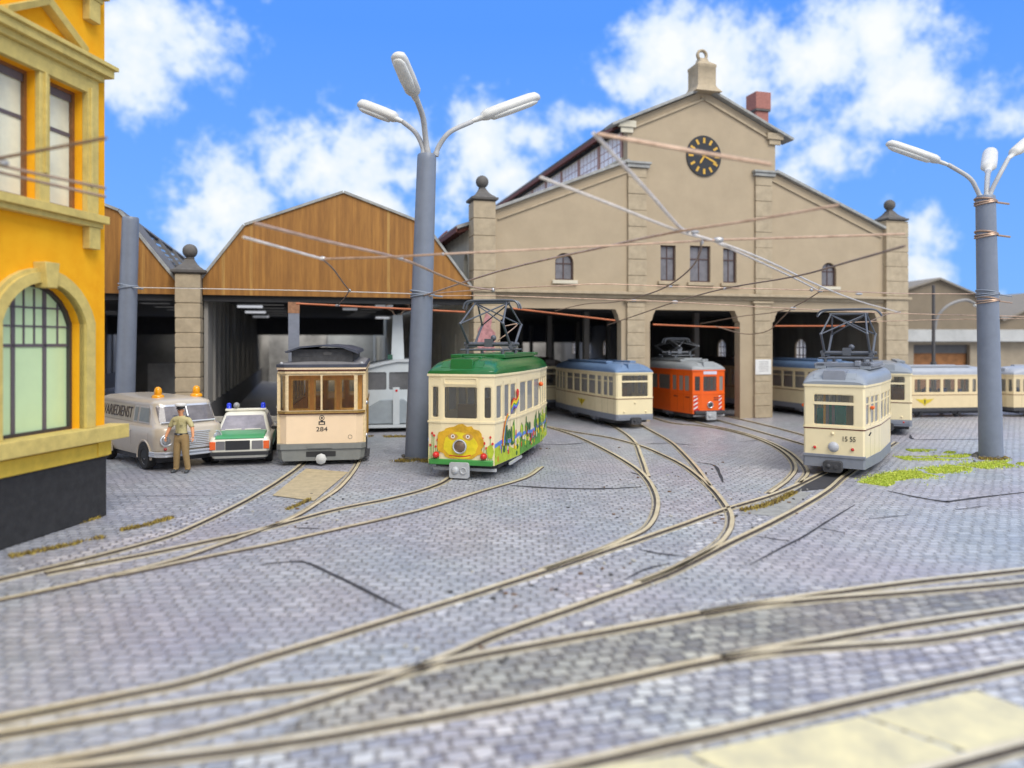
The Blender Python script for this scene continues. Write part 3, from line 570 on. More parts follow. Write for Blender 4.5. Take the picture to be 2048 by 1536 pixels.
s1 = shed(-23.95, -13.6, 'middle timber gabled shed with orange brown boards behind the old peach tram')
MB().box(6.0, 10.2, 40.9, 41.7, 0, 4.2).build('partition', pm('pale grey partition', (.42, .43, .42), .8, 0, .3, .8), s1)
MB().box(.9, 2.6, 39.5, 40.3, 0, 4.6).build('partition', inner_w, s1)
ceil_l = bpy.data.materials.new('lit lamp tube'); ceil_l.use_nodes = True; _b = ceil_l.node_tree.nodes['Principled BSDF']; _b.inputs['Emission Color'].default_value = (.9, .93, 1, 1); _b.inputs['Emission Strength'].default_value = .6
ceil_d = ceil_l.copy(); ceil_d.name = 'dim lamp tube'; ceil_d.node_tree.nodes['Principled BSDF'].inputs['Emission Strength'].default_value = .22
sinv = (Matrix.Translation(s1.location) @ Matrix.Rotation(DR, 4, 'Z')).inverted()
for u, v, w_, m_ in ((490,601,1.3,ceil_l),(500,614,1.25,ceil_l),(511,625,1.2,ceil_l),(522,634,1.1,ceil_d),(700,619,.8,ceil_d),(768,613,.9,ceil_d),(765,636,1.0,ceil_l),(724,661,1.1,ceil_l),(690,648,.8,ceil_d)):
    q = sinv @ G(u, v, 5.36); MB().box(q.x - w_ / 2, q.x + w_ / 2, q.y - .12, q.y + .12, 5.32, 5.44).build('ceiling_lamp', m_, s1, bevel=.01)
s2 = shed(-34.6, -24.85, 'timber gabled shed half hidden behind the yellow building')
MB().box(5.9, 8.3, 16, 16.5, .4, 2.3).build('partition', pm('pale grey panel', (.36, .36, .36), .8, 0, .2), s2)
MB().box(4, 9.4, 21, 21.3, 0, 4.0).build('partition', pm('mid grey panel', (.2, .2, .195), .85, 0, .3, .8), s2)
gp = thing('gate_pillar', DO + Matrix.Rotation(DR, 3, 'Z') @ Vector((-24.4, 0, 0)), DR, 'coursed beige stone pillar with dark ball finial between the two timber sheds', 'gate pillar')
pillar('shaft', stone, -.45, .42, -.5, .5, 0, 6.05, gp, .55, .05); finial(gp, 0, 0, 6.05, .5, .27, capstone, .95)
rp = thing('steel_post', DO + Matrix.Rotation(DR, 3, 'Z') @ Vector((-20.65, -.9, 0)), DR, 'square grey steel post with rusty head behind the old peach tram', 'post')
MB().box(-.2, .2, -.15, .15, 0, 5.0).build('shaft', pm('blue grey steel', (.20, .215, .26), .6, 0, .2), rp, bevel=.01); MB().box(-.21, .21, -.16, .16, 4.6, 5.02).build('rusty_head', pm('rusted plate', (.34, .17, .09), .8, 0, .5, 9), rp)

# ------------------------------------------------------------------ yellow corner house
YC, ydir = G(209, 1031), Vector((-.155, -.988, 0)).normalized()
yrz = math.atan2(ydir.y, ydir.x)                                        # house x runs along its street wall towards the viewer; outside is -y... turned so that the wall faces the tracks
house = thing('corner_house', YC, yrz, 'yellow orange plastered house with ochre window surrounds and a black plinth', 'house')
yel = pm('orange yellow plaster', (0.86, 0.43, 0.016), 0.9, 0, 0.14, 1.6, 0.4, 60, 0.2, dark=(0.82, 0.35, 0.008))
trim = pm('ochre trim', (0.60, 0.46, 0.135), 0.75, 0, 0.2, 5, 0.25, 40); trim_y = pm('strong yellow trim', (0.76, 0.52, 0.06), 0.75, 0, 0.15, 5, .2, 40)
plinth_m = pm('black plinth', (0.028, 0.027, 0.027), 0.75, 0, 0.4, 6, 0.4, 45)
# outside normal of the street wall is +x of the world = local +y, so outlines are mirrored: local x' = -x
HF = lambda y: frame((0, y, 0), (-1, 0, 0), (0, 0, 1))
green_p = pm('pale green blind', (0.58, 0.74, 0.42), 0.35, 0, 0.06, 1.5); cream_p = pm('drawn cream curtain', (0.80, 0.79, 0.60), 0.35, 0, 0.2, 1.4); muntin = pm('violet grey glazing bar', (0.12, 0.10, 0.11), 0.6)
sash = pm('brown sash', (0.23, 0.10, 0.03), 0.55, 0, .3, 9); dark_rev = pm('dark window edge', (.045, .04, .04), .5)
HL, HH, HD = 14.5, 13.5, 9.0; bays = [1.68 + 3.7 * i for i in range(4)]
hol = []
for c in bays:
    hol.append(arch(-c - .98, -c + .98, 1.83, 3.86, .72)); hol.append(rrect(-c - 1.05, -c - .12, 6.05, 8.35, 0)); hol.append(rrect(-c + .12, -c + 1.05, 6.05, 8.35, 0))
    hol.append(rrect(-c - 1.05, -c - .12, 10.5, 12.6, 0)); hol.append(rrect(-c + .12, -c + 1.05, 10.5, 12.6, 0))
MB().slab([(-HL, .02), (0, .02), (0, HH), (-HL, HH)], hol, .32, HF(0)).build('street_wall', yel, house, smooth=False)
MB().box(0, .3, -HD, -.325, .02, HH).box(HL - .3, HL, -HD, -.325, .02, HH).box(.3, HL - .3, -HD, -HD + .3, .02, HH).box(.3, HL - .3, -HD + .3, -.325, HH - .3, HH - .02).build('rear_walls', yel, house, smooth=False)
MB().box(-.012, HL + .012, -HD - .012, .04, 0, 1.22).build('plinth', plinth_m, house, bevel=.02)
MB().box(-.03, HL, -1, .09, 1.22, 1.50).box(-.05, .32, -.3, .12, 1.24, 1.52).build('base_band', trim_y, house, bevel=.01)
MB().box(-.3, HL, -.1, .34, 1.56, 1.84).build('sill_course', trim, house, bevel=.015)
MB().box(-.1, HL, -9, .3, HH, HH + .35).build('roof_cornice', trim, house, bevel=.02)
def hwin(hole, par, pane, kind):
    xs = [p[0] for p in hole]; zs = [p[1] for p in hole]; x0, x1, z0, z1 = min(xs), max(xs), min(zs), max(zs); cx, cz = (x0 + x1) / 2, (z0 + z1) / 2
    inn = lambda d: [(cx + (a - cx) * (1 - 2 * d / (x1 - x0)), cz + (b - cz) * (1 - 2 * d / (z1 - z0))) for a, b in hole]
    o = MB().slab(hole, [inn(.06)], .08, HF(-.16)).build('window', sash if kind else dark_rev, par, smooth=False)
    MB().slab(hole, [], .02, HF(-.235)).build('pane', pane, o, smooth=False)
    mb = MB(); F2 = HF(-.215); bar = lambda a, b, c, d: mb.slab([(a, c), (b, c), (b, d), (a, d)], t=.02, M=F2)
    if kind == 0:
        for x in (-.36, .36): bar(cx + x - .042, cx + x + .042, z0, z1 - .12)
        bar(x0, x1, 3.42, 3.475); bar(x0, x1, 3.78, 3.81); bar(x0 + .2, x1 - .2, 4.12, 4.15)
        for x in (-.68, -.12, .12, .68): bar(cx + x - .016, cx + x + .016, 3.45, z1 - (.1 if abs(x) < .5 else .35))
    else: bar(x0, x1, z0 + (z1 - z0) * .62, z0 + (z1 - z0) * .62 + .07); mb.slab([(x0, z1 - .2), (x1, z1 - .2), (x1, z1), (x0, z1)], t=.02, M=HF(-.19))
    mb.build('glazing_bars', muntin, o, smooth=False)
def surround(c):
    mb = MB(); a = arch(-c - 1.3, -c + 1.3, 1.85, 3.88, .96, 14); b = arch(-c - .98, -c + .98, 1.845, 3.86, .72, 14)
    
    pts_o = [a[1]] + a[2:] + [a[0]]; pts_i = [b[1]] + b[2:] + [b[0]]
    for dz, y, q in ((1, .10, 0), (.55, .16, 0)):
        po = [(p[0] + (i_[0] - p[0]) * (1 - dz) * .6, p[1] + (i_[1] - p[1]) * (1 - dz) * .6) for p, i_ in zip(pts_o, pts_i)]
        for k in range(len(po) - 1): mb.slab([po[k], po[k + 1], pts_i[k + 1], pts_i[k]], t=y - .002, M=HF(y))
    mb.build('arched_surround', trim, house, smooth=False)
    M = HF(.26) @ Matrix.Translation((-c, 4.72, 0)); MB().slab([(-.12, -.24), (.12, -.24), (.17, .22), (-.17, .22)], t=.255, M=M).build('keystone', trim, house, bevel=.012)
    for zb, zt, ped in ((6.05, 8.35, True), (10.5, 12.6, False)):
        mb = MB(); X = lambda p, q, z0, z1, y: mb.box(c + p, c + q, .002, y, z0, z1)
        X(-1.36, -1.05, zb - .3, zt + .3, .12); X(1.05, 1.36, zb - .3, zt + .3, .12); X(-.12, .12, zb - .1, zt, .10); X(-1.05, 1.05, zt, zt + .3, .12)
        X(-1.16, -1.1, zb + .5, zt + .1, .17); X(1.1, 1.16, zb + .5, zt + .1, .17); X(-.03, .03, zb + .5, zt, .15)
        X(-1.42, 1.42, zt + .3, zt + .42, .2); X(-1.58, 1.58, zt + .42, zt + .58, .3); X(-1.64, 1.64, zt + .58, zt + .66, .36)
        X(-1.5, 1.5, zb - .2, zb - .05, .26); X(-1.42, 1.42, zb - .3, zb - .2, .18); X(-1.36, -1.06, zb - .72, zb - .3, .16); X(1.06, 1.36, zb - .72, zb - .3, .16)
        if ped:
            for s in (-1, 1): mb.loft([[(c + s * xx, y, z) for y, z in ((.003, zz), (.2, zz), (.24, zz + .14), (.003, zz + .14))] for xx, zz in ((.95, zt + .66), (.0, zt + 1.22))])
        mb.build('window_surround', trim, house, bevel=.008)
for c in bays: surround(c)
for i, h in enumerate(hol): hwin(h, house, green_p if i % 5 == 0 else cream_p, 0 if i % 5 == 0 else 1)

# ------------------------------------------------------------------ low workshop building at the right edge, behind
wsb = thing('workshop_building', P(1875, 685, 52) * Vector((1, 1, 0)) if False else Vector((P(1875, 685, 52).x, 52, 0)), R(6), 'low brownish workshop with shallow gables and a pale canopy band behind the right lamp post', 'workshop')
wall_b = pm('grey brown render', (0.22, 0.175, 0.12), 0.9, 0, 0.15, 1, 0.2); wall_c = pm('greyish beige wall', (0.34, 0.28, 0.20), 0.9, 0, 0.2, 1, .2)
gab = [(-4.5, 4.4), (30, 4.4), (30, 6.2), (24, 5.2), (19.4, 7.8), (14.2, 5.0), (9.8, 7.1), (4.75, 5.0), (2.8, 6.75), (0, 7.85), (-2.6, 7.05), (-4.5, 6.3)]
MB().slab(gab, t=.3, M=WALLF(0)).build('gable_front', wall_b, wsb, smooth=False)
mb = MB()
for a, b in zip(gab[2:], gab[3:]): mb.loft([[(p[0], y, p[1] + q) for y, q in ((-.3, .003), (14, .003), (14, .14), (-.3, .14))] for p in (a, b)])
mb.build('roof', pm('grey brown roofing', (.24, .21, .17), .85), wsb, smooth=False)
MB().slab([(-4.5, 0), (-1.7, 0), (-1.7, 3.35), (2.5, 3.35), (2.5, 0), (30, 0), (30, 3.55), (-4.5, 3.55)], t=.3, M=WALLF(.1)).build('wall', wall_c, wsb, smooth=False)
MB().box(-4.5, 30, -.5, .09, 3.56, 4.39).build('canopy_band', pm('pale concrete band', (.46, .46, .44), .8, 0, .2, 1), wsb, bevel=.02)
MB().box(-1.68, 2.48, .5, .6, 0, 3.0).build('gate', pm('russet timber gate', (.30, .13, .045), .8, 0, .4, 3), wsb); MB().box(-1.68, 2.48, .4, .49, 2.75, 3.34).build('gate_lintel', black_in, wsb)
MB().box(-4.5, 30, 13.7, 14, 0, 5).box(29.7, 30, .5, 13.7, 0, 5).build('rear_wall', wall_c, wsb)
# ------------------------------------------------------------------ masts, lamps, overhead wiring
mast_m = pm('blue grey mast paint', (0.175, 0.20, 0.25), 0.42, 0, 0.12, 2.0, 0.05, 30); lamp_m = pm('off white lamp housing', (0.62, 0.61, 0.57), 0.45, 0, 0.1, 4); arm_m = pm('pale grey lamp arm', (0.42, 0.42, 0.42), 0.5, 0, 0.12, 4)
diff_m = pm('lamp diffuser', (0.70, 0.70, 0.66), 0.3); band_m = pm('grey wire lashing', (0.22, 0.25, 0.30), 0.5); cop_b = pm('copper lashing', (0.42, 0.29, 0.21), 0.4, .5); rubble = pm('broken base mortar', (0.13, 0.12, 0.10), 0.9, 0, 0.5, 6)
def mast(name, foot, r0, r1, top, label, cat, lean=0.0, lash=(), arms=(), rub=0.0):
    t = thing(name, foot, 0, label, cat)
    T = Vector((lean, 0, top)); mb = MB(); n = 28
    prof = [(0, r0 * 1.0), (.02, r0), (.98, r1 * 1.02), (.996, r1), (1, r1 * .93)]
    mb.loft([[(T.x * k + r * math.cos(2 * math.pi * i / n), r * math.sin(2 * math.pi * i / n), T.z * k) for i in range(n)] for k, r in prof])
    mb.build('shaft', mast_m, t)
    for z, m, th in lash:
        k = z / top; r = r0 + (r1 - r0) * k + th * .8; mb = MB()
        for j, (dz, tilt) in enumerate(((0, .05), (.09, -.06), (.04, .02))): mb.tube([(lean * k + r * math.cos(a), r * math.sin(a), z + dz + tilt * math.cos(a)) for a in [2 * math.pi * i / 24 for i in range(25)]], th, 6)
        mb.tube([(lean * k + r * .8, -r * .6, z), (lean * k + r + .12, -r * .7, z - .03), (lean * k + r + .3, -r * .65, z - .05)], th, 6)
        mb.build('wire_lashing', m, t)
    if rub:
        mb = MB(); rnd = random.Random(int(top * 10))
        for i in range(26):
            a = rnd.random() * 6.28; rr = r0 + rnd.uniform(-.02, rub); s = rnd.uniform(.03, .09)
            mb.ball((rr * math.cos(a), rr * math.sin(a), s * .3), s, 6, 0, (rnd.uniform(.7, 1.6), rnd.uniform(.7, 1.6), .8))
        mb.build('base_mortar', rubble, t, smooth=False)['kind'] = 'stuff'
    for path, head, r, hr in arms:
        pth = catmull([p - foot for p in path], 6); a = MB().tube(pth, [r * (1.25 if i < 3 else 1) for i in range(len(pth))], 10).build('lamp_arm', arm_m, t)
        h0, h1 = [p - foot for p in head]; d = (h1 - h0); ln = d.length; z = d.normalized(); x = z.cross(Vector((0, 0, 1))).normalized(); y = x.cross(z)
        M = Matrix(((x.x, y.x, z.x, h0.x), (x.y, y.y, z.y, h0.y), (x.z, y.z, z.z, h0.z), (0, 0, 0, 1)))
        pr = [(0, .32), (.06, .42), (.14, .46), (.16, .72), (.22, .95), (.5, 1), (.85, .97), (.94, .85), (.985, .55), (1, .2)]
        k = MB().loft([[M @ Vector((hr * q * math.cos(2 * math.pi * i / 20), hr * q * (.85 if math.sin(2 * math.pi * i / 20) > 0 else .62) * math.sin(2 * math.pi * i / 20) + (0.02 if q > .6 else 0), s * ln)) for i in range(20)] for s, q in pr]).build('lamp_head', lamp_m, t, ang=60)
        MB().loft([[M @ Vector((hr * q * .8 * math.cos(2 * math.pi * i / 16), hr * q * .38 * math.sin(2 * math.pi * i / 16) - hr * .42, s * ln)) for i in range(16)] for s, q in ((.26, .3), (.3, .8), (.5, 1), (.85, .95), (.93, .6), (.95, .2))]).build('diffuser', diff_m, k, ang=60)
    return t
cf = G(834, 915); cy = cf.y
mast('lamp_mast', cf, .37, .285, 9.22, 'thick blue grey lamp mast with three white lamps beside the green roofed tram', 'lamp post', .3, [(4.93, band_m, .028)],
     [([P(848, 312, cy), P(844, 290, cy), P(830, 264, cy), P(806, 244, cy)], (P(806, 244, cy), P(717, 209, cy + .4)), .075, .24),
      ([P(856, 312, cy), P(851, 275, cy - .1), P(846, 235, cy - .4), P(834, 200, cy - .8)], (P(834, 203, cy - .8), P(793, 107, cy - 2.2)), .085, .25),
      ([P(871, 312, cy), P(878, 292, cy), P(900, 264, cy), P(944, 243, cy + .3)], (P(944, 243, cy + .3), P(1079, 194, cy + 1.0)), .075, .25)], .25)
rf = G(1982, 914); ry = rf.y
mast('lamp_mast', rf, .33, .265, 7.98, 'blue grey lamp mast with three white lamps at the grassy strip', 'lamp post', -.17, [(4.95, band_m, .022), (4.75, cop_b, .022), (6.75, cop_b, .03), (7.75, cop_b, .03)],
     [([P(1962, 398, ry), P(1953, 378, ry), P(1938, 355, ry), P(1896, 329, ry + .2)], (P(1896, 330, ry + .2), P(1772, 287, ry + .6)), .065, .19),
      ([P(1973, 398, ry), P(1974, 375, ry + .2), P(1975, 355, ry + .6), P(1977, 343, ry + 1.0)], (P(1976, 346, ry + 1), P(1981, 303, ry + 3.4)), .075, .24),
      ([P(1978, 396, ry), P(1986, 375, ry), P(2000, 348, ry), P(2016, 318, ry + .2)], (P(2016, 318, ry + .2), P(2082, 262, ry + .8)), .065, .2)], .2)
lf = Vector((P(247, 685, 26.4).x, 26.4, 0))
mast('catenary_mast', lf, .34, .27, 7.9, 'plain blue grey mast without lamps standing behind the grey van', 'mast', .25, [(5.42, band_m, .028)])
bf = Vector((P(1867, 685, 41).x, 41, 0))
bm_ = thing('lamp_post', bf, 0, 'thin dark lamp post with one curved arm, in front of the workshop', 'lamp post')
MB().lathe([(.14, 0), (.14, 2.3), (.17, 2.35), (.09, 2.5), (.075, 6.6), (.05, 6.65)], 14).build('shaft', pm('dark green brown post', (.05, .045, .045), .6), bm_)
MB().tube(catmull([P(1869, 660, 41) - bf, P(1876, 632, 41) - bf, P(1898, 610, 41) - bf, P(1930, 600, 41.2) - bf, P(1952, 608, 41.2) - bf], 6), .08, 8).build('lamp_arm', pm('grey lamp arm', (.25, .24, .23), .6), bm_)
MB().ball(P(1956, 611, 41.2) - bf, .16, 12, 0, (1.8, .9, .6)).build('lamp_head', lamp_m, bm_)

copper = pm('aged copper wire', (0.54, 0.38, 0.27), 0.38, 0.45, 0.35, 6, dark=(0.36, 0.23, 0.15)); steelw = pm('pale soldered wire', (0.74, 0.66, 0.56), 0.35, 0.25, 0.25, 6); solder = pm('solder blob', (0.48, 0.47, 0.46), 0.3, 0.6, 0.2, 30); dkw = pm('dull brown wire', (0.27, 0.19, 0.14), 0.55, .3, .3, 6); orod = pm('orange copper rod', (0.46, 0.13, 0.045), 0.5, 0.1, 0.3, 4)
wires = thing('overhead_wiring', (0, 0, 0), 0, 'net of soldered copper overhead wires strung between the masts above the yard', 'overhead wiring')
def wire(picks, r, m, name, par=wires, sm=4):
    pts = [P(*p) for p in picks]; pts = catmull(pts, sm) if len(pts) > 2 else [pts[0].lerp(pts[1], k / 6) for k in range(7)]
    MB().tube(pts, r, 7).build(name, m, par)
C_, S_ = 'contact_wire', 'span_wire'
wire([(268,575,26.2),(440,578,25.4),(640,582,24.4),(842,588,22.5)], .016, steelw, S_)
wire([(508,446,11.5),(650,482,12.5),(800,517,14),(880,550,16.7),(940,573,20.1),(985,580,21.2)], .027, copper, C_)
wire([(486,474,12),(645,518,13.5)], .024, steelw, C_); wire([(645,518,13.5),(668,540,16),(688,568,19.5),(699,581,21.6)], .018, dkw, S_); wire([(699,581,21.6),(690,595,24),(675,612,27.6)], .018, dkw, S_)
wire([(645,518,13.5),(780,514,13.1),(890,508,12.7),(1130,496,12.9),(1360,484,13.2),(1435,480,13.4)], .02, copper, S_); wire([(1435,480,13.4),(1810,468,13)], .022, copper, S_)
wire([(846,592,22.6),(1000,542,18),(1200,496,14.6),(1345,465,12.8),(1500,441,12),(1678,410,11.4)], .023, copper, S_)
wire([(1080,354,11),(1220,408,11.8),(1360,463,12.8),(1430,482,13.6),(1530,520,15.5),(1640,572,20),(1720,603,26),(1800,625,33)], .024, steelw, C_)
wire([(1435,486,13.6),(1520,524,15.8),(1600,562,19),(1640,583,22.6)], .022, steelw, C_)
wire([(1187,266,10),(1300,388,11.4),(1340,434,12.2),(1370,462,12.9),(1425,481,13.4)], .028, steelw, C_); wire([(1195,268,10),(1360,298,10.1),(1542,329,10.2)], .03, copper, C_)
wire([(1402,484,13.3),(1400,505,14),(1383,535,16),(1345,566,19),(1300,587,22),(1230,604,27),(1170,608,29),(1110,622,31)], .018, dkw, S_)
wire([(850,588,22.6),(985,578,21.2),(1110,572,20.5),(1205,568,20.5),(1350,573,20.8),(1640,581,21.5),(1800,587,22.5),(1962,588,23.1)], .016, copper, S_)
wire([(850,592,22.6),(1000,592,22.6),(1270,601,22.8),(1350,604,22.8),(1580,617,23.2),(1800,627,23.6),(2100,634,24)], .016, copper, S_)
wire([(1690,645,25),(1850,640,24.6),(1975,638,24),(2100,636,24)], .014, copper, S_)
wire([(1810,492,11.6),(1700,523,13.8),(1590,553,17),(1450,577,20.8),(1350,604,24),(1280,628,27),(1215,650,31)], .02, dkw, S_)
wire([(1640,583,22.6),(1610,602,24),(1585,616,25.5),(1560,640,29),(1535,662,31),(1490,668,33),(1430,652,33.5)], .018, dkw, S_)
wire([(1585,616,25.5),(1540,626,28),(1480,633,30),(1400,648,33)], .016, dkw, S_); wire([(1735,645,22),(1770,630,23),(1802,623,25)], .012, dkw, S_)
for u, v, Y, r, sc in ((645,517,13.5,.06,(1.5,1,1)),(801,517,13.4,.055,(1.6,1,.7)),(986,580,21.2,.09,(1,1,1)),(1372,462,12.9,.07,(1.6,1,.9)),(1390,464,13,.065,(1.8,1,.7)),(1437,480,13.4,.09,(1.7,1,.9)),(1404,484,13.3,.05,(1,1,1.5)),(1640,582,22,.08,(1.6,1,.8)),(699,581,21.6,.07,(1,1,1)),(1350,604,23.5,.1,(1.6,1,.8)),(1268,601,22.9,.08,(1.8,1,.7)),(1586,617,25.3,.11,(1.5,1,.8)),(1718,588,24,.1,(1.8,1,.6)),(886,508,12.7,.04,(1,1,1)),(1340,573,20.8,.07,(1.8,1,.6)),(675,611,27.5,.09,(1.6,1,.8)),(1450,577,20.8,.07,(1.2,1,.8)),(1623,580,21.4,.07,(1,1,1)),(1690,645,25,.07,(1,1,1))):
    MB().ball(P(u, v, Y), r * .68, 10, 0, sc).build('wire_clip', solder, wires)
w2 = thing('overhead_wiring', (0, 0, 0), 0, 'three dull brown wires passing close in front of the yellow house', 'overhead wiring')
for pk in ([(-140,340,10.4),(0,316,9.9),(212,276,9.2)], [(-140,292,9.6),(0,331,10),(212,377,10.6)], [(-140,306,9.6),(0,345,10.1),(212,394,10.8)]): wire(pk, .022, dkw, C_, w2)
MB().ball(P(4, 326, 9.9), .06, 10, 0, (1.6, 1, .8)).build('wire_clip', solder, w2)
rods = thing('copper_rod_line', DO, DR, 'orange copper rod carried along the gateways under the depot eaves', 'power rod')
inv = (Matrix.Translation(DO) @ Matrix.Rotation(DR, 4, 'Z')).inverted()
for a, b in (((592,607,27.0),(930,624,29.6)), ((1026,617,30.4),(1230,641,31.9)), ((1306,649,32.9),(1478,656,34.0)), ((1548,652,34.2),(1690,652,35.3))):
    MB().tube([inv @ P(*a), inv @ P(*b)], .036, 8).build('rod', orod, rods)
# ------------------------------------------------------------------ trams
cream = pm('cream tram paint', (0.80, 0.68, 0.425), 0.27, 0, 0.05, 2); tglass = glass('tram glass', (0.96, 0.96, 0.94), .93, .06, (.50, .49, .47)); clear_g = glass('clear warm glass', (1.0, .93, .80), .985); rubber = pm('black rubber', (0.025, 0.025, 0.025), 0.7)
under_m = pm('dark underframe', (0.05, 0.05, 0.055), 0.7, 0, .3); grey_tr = pm('slate grey tram skirt', (0.20, 0.215, 0.25), 0.45, 0, .12); light_grey = pm('light grey plastic', (0.42, 0.43, 0.44), 0.4)
steel_d = pm('dark pantograph metal', (0.12, 0.13, 0.15), 0.4, .3); brown_l = pm('red brown line', (0.16, 0.04, 0.02), 0.5); red_l = pm('red lamp', (0.55, 0.02, 0.015), 0.2); orange_l = pm('orange turn arm', (0.80, 0.13, 0.015), 0.35)
chrome = pm('bright headlamp', (0.6, 0.6, 0.62), 0.15, .6); green_seat = pm('sea green seat', (0.05, 0.62, 0.50), 0.5); brown_seat = pm('brown seat', (0.40, 0.22, 0.09), 0.6); floor_m = pm('tram floor', (0.58, 0.53, 0.46), .8); inner_m = pm('pale tram lining', (.80, .74, .60), .7); int_grey = pm('grey inner frame', (0.46, 0.48, 0.52), .6); ochre_pole = pm('ochre pole', (.8, .42, .05), .5)
def text_mesh(s, size, M, mat, name, par, depth=.004, sx=1.0, align='CENTER'):
    cu = bpy.data.curves.new('t', 'FONT'); cu.body = s; cu.size = size; cu.extrude = depth; cu.align_x = align; cu.align_y = 'CENTER'
    ob = bpy.data.objects.new('t', cu); COL.objects.link(ob); dg = bpy.context.evaluated_depsgraph_get()
    me = bpy.data.meshes.new_from_object(ob.evaluated_get(dg)); bpy.data.objects.remove(ob); me.transform(M @ Matrix.Diagonal((sx, 1, 1, 1))); me.materials.clear(); me.materials.append(mat)
    o = bpy.data.objects.new(name, me); COL.objects.link(o); o.parent = par; return o
def pantograph(par, y0, z0, h, k, mat, sep=1.15, coll='droop', name='pantograph', w=1.0):
    r = .031; mb = MB(); b = .32; kz = z0 + .28 + (h - .28) * .48
    mb.tube([(-sep / 2 - .12, y0 - b, z0 + .28), (sep / 2 + .12, y0 - b, z0 + .28)], .06, 10).tube([(-sep / 2 - .12, y0 + b, z0 + .28), (sep / 2 + .12, y0 + b, z0 + .28)], .05, 10)
    mb.box(-.12, .12, y0 - b - .08, y0 - b + .1, z0 + .2, z0 + .44); mb.ball((.12, y0 - b + .05, z0 + .46), .09, 10)
    for sx in (-1, 1):
        mb.tube([(sx * sep / 2, y0 - b - .14, z0 + .2), (sx * sep / 2, y0 + b + .14, z0 + .2)], .028, 6)
        mb.box(sx * (sep / 2 + .04) - .05, sx * (sep / 2 + .04) + .05, y0 - b - .06, y0 - b + .06, z0 + .14, z0 + .36)
        for sy in (-1, 1):
            mb.tube([(sx * (sep / 2 - .1), y0 + sy * .75, z0 - .02), (sx * (sep / 2 - .1), y0 + sy * .75, z0 + .12)], .05, 8)
    for sy in (-1, 1): mb.tube([(-sep / 2 - .1, y0 + sy * .75, z0 + .12), (sep / 2 + .1, y0 + sy * .75, z0 + .12)], .03, 6)
    for sx in (-1, 1): mb.tube([(sx * (sep / 2 - .1), y0 - .85, z0 + .12), (sx * (sep / 2 - .1), y0 + .85, z0 + .12)], .03, 6)
    p = mb.build(name, mat, par, ang=50); mb = MB()
    for sx in (-1, 1):
        for sy in (-1, 1):
            kn = (sx * sep / 2, y0 + sy * k, kz); mb.tube([(sx * sep / 2, y0 + sy * b, z0 + .28), kn], r * 1.2, 7); mb.tube([kn, (sx * sep * .38, y0 + sy * .1, z0 + h)], r * .9, 7); mb.ball(kn, .05, 8)
    for sy in (-1, 1):
        mb.tube([(-sep / 2, y0 + sy * k, kz), (sep * .38, y0 + sy * .1, z0 + h - .03)], r * .7, 6); mb.tube([(sep / 2, y0 + sy * k, kz), (-sep * .38, y0 + sy * .1, z0 + h - .03)], r * .7, 6)
    mb.tube([(-sep * .42, y0 - .1, z0 + h), (sep * .42, y0 - .1, z0 + h)], .03, 6); mb.tube([(-sep * .42, y0 + .1, z0 + h), (sep * .42, y0 + .1, z0 + h)], .03, 6)
    mb.build('diamond_arms', mat, p, ang=50); mb = MB(); W = sep * .68 * w; zt = z0 + h + .06
    if coll == 'droop':
        for dy in (-.14, .14): mb.tube(catmull([(-W, y0 + dy, zt - .24), (-W + .06, y0 + dy, zt - .08), (-W * .72, y0 + dy, zt), (0, y0 + dy, zt + .01), (W * .72, y0 + dy, zt), (W - .06, y0 + dy, zt - .08), (W, y0 + dy, zt - .24)], 4), .032, 7)
    else:
        mb.tube([(W * math.copysign(abs(math.cos(a)) ** .6, math.cos(a)), y0 + .3 * math.copysign(abs(math.sin(a)) ** .8, math.sin(a)), zt + .08 - .2 * abs(math.cos(a)) ** 6) for a in [2 * math.pi * i / 40 for i in range(41)]], .028, 7)
    mb.build('collector_bar', mat, p, ang=50)
    return p
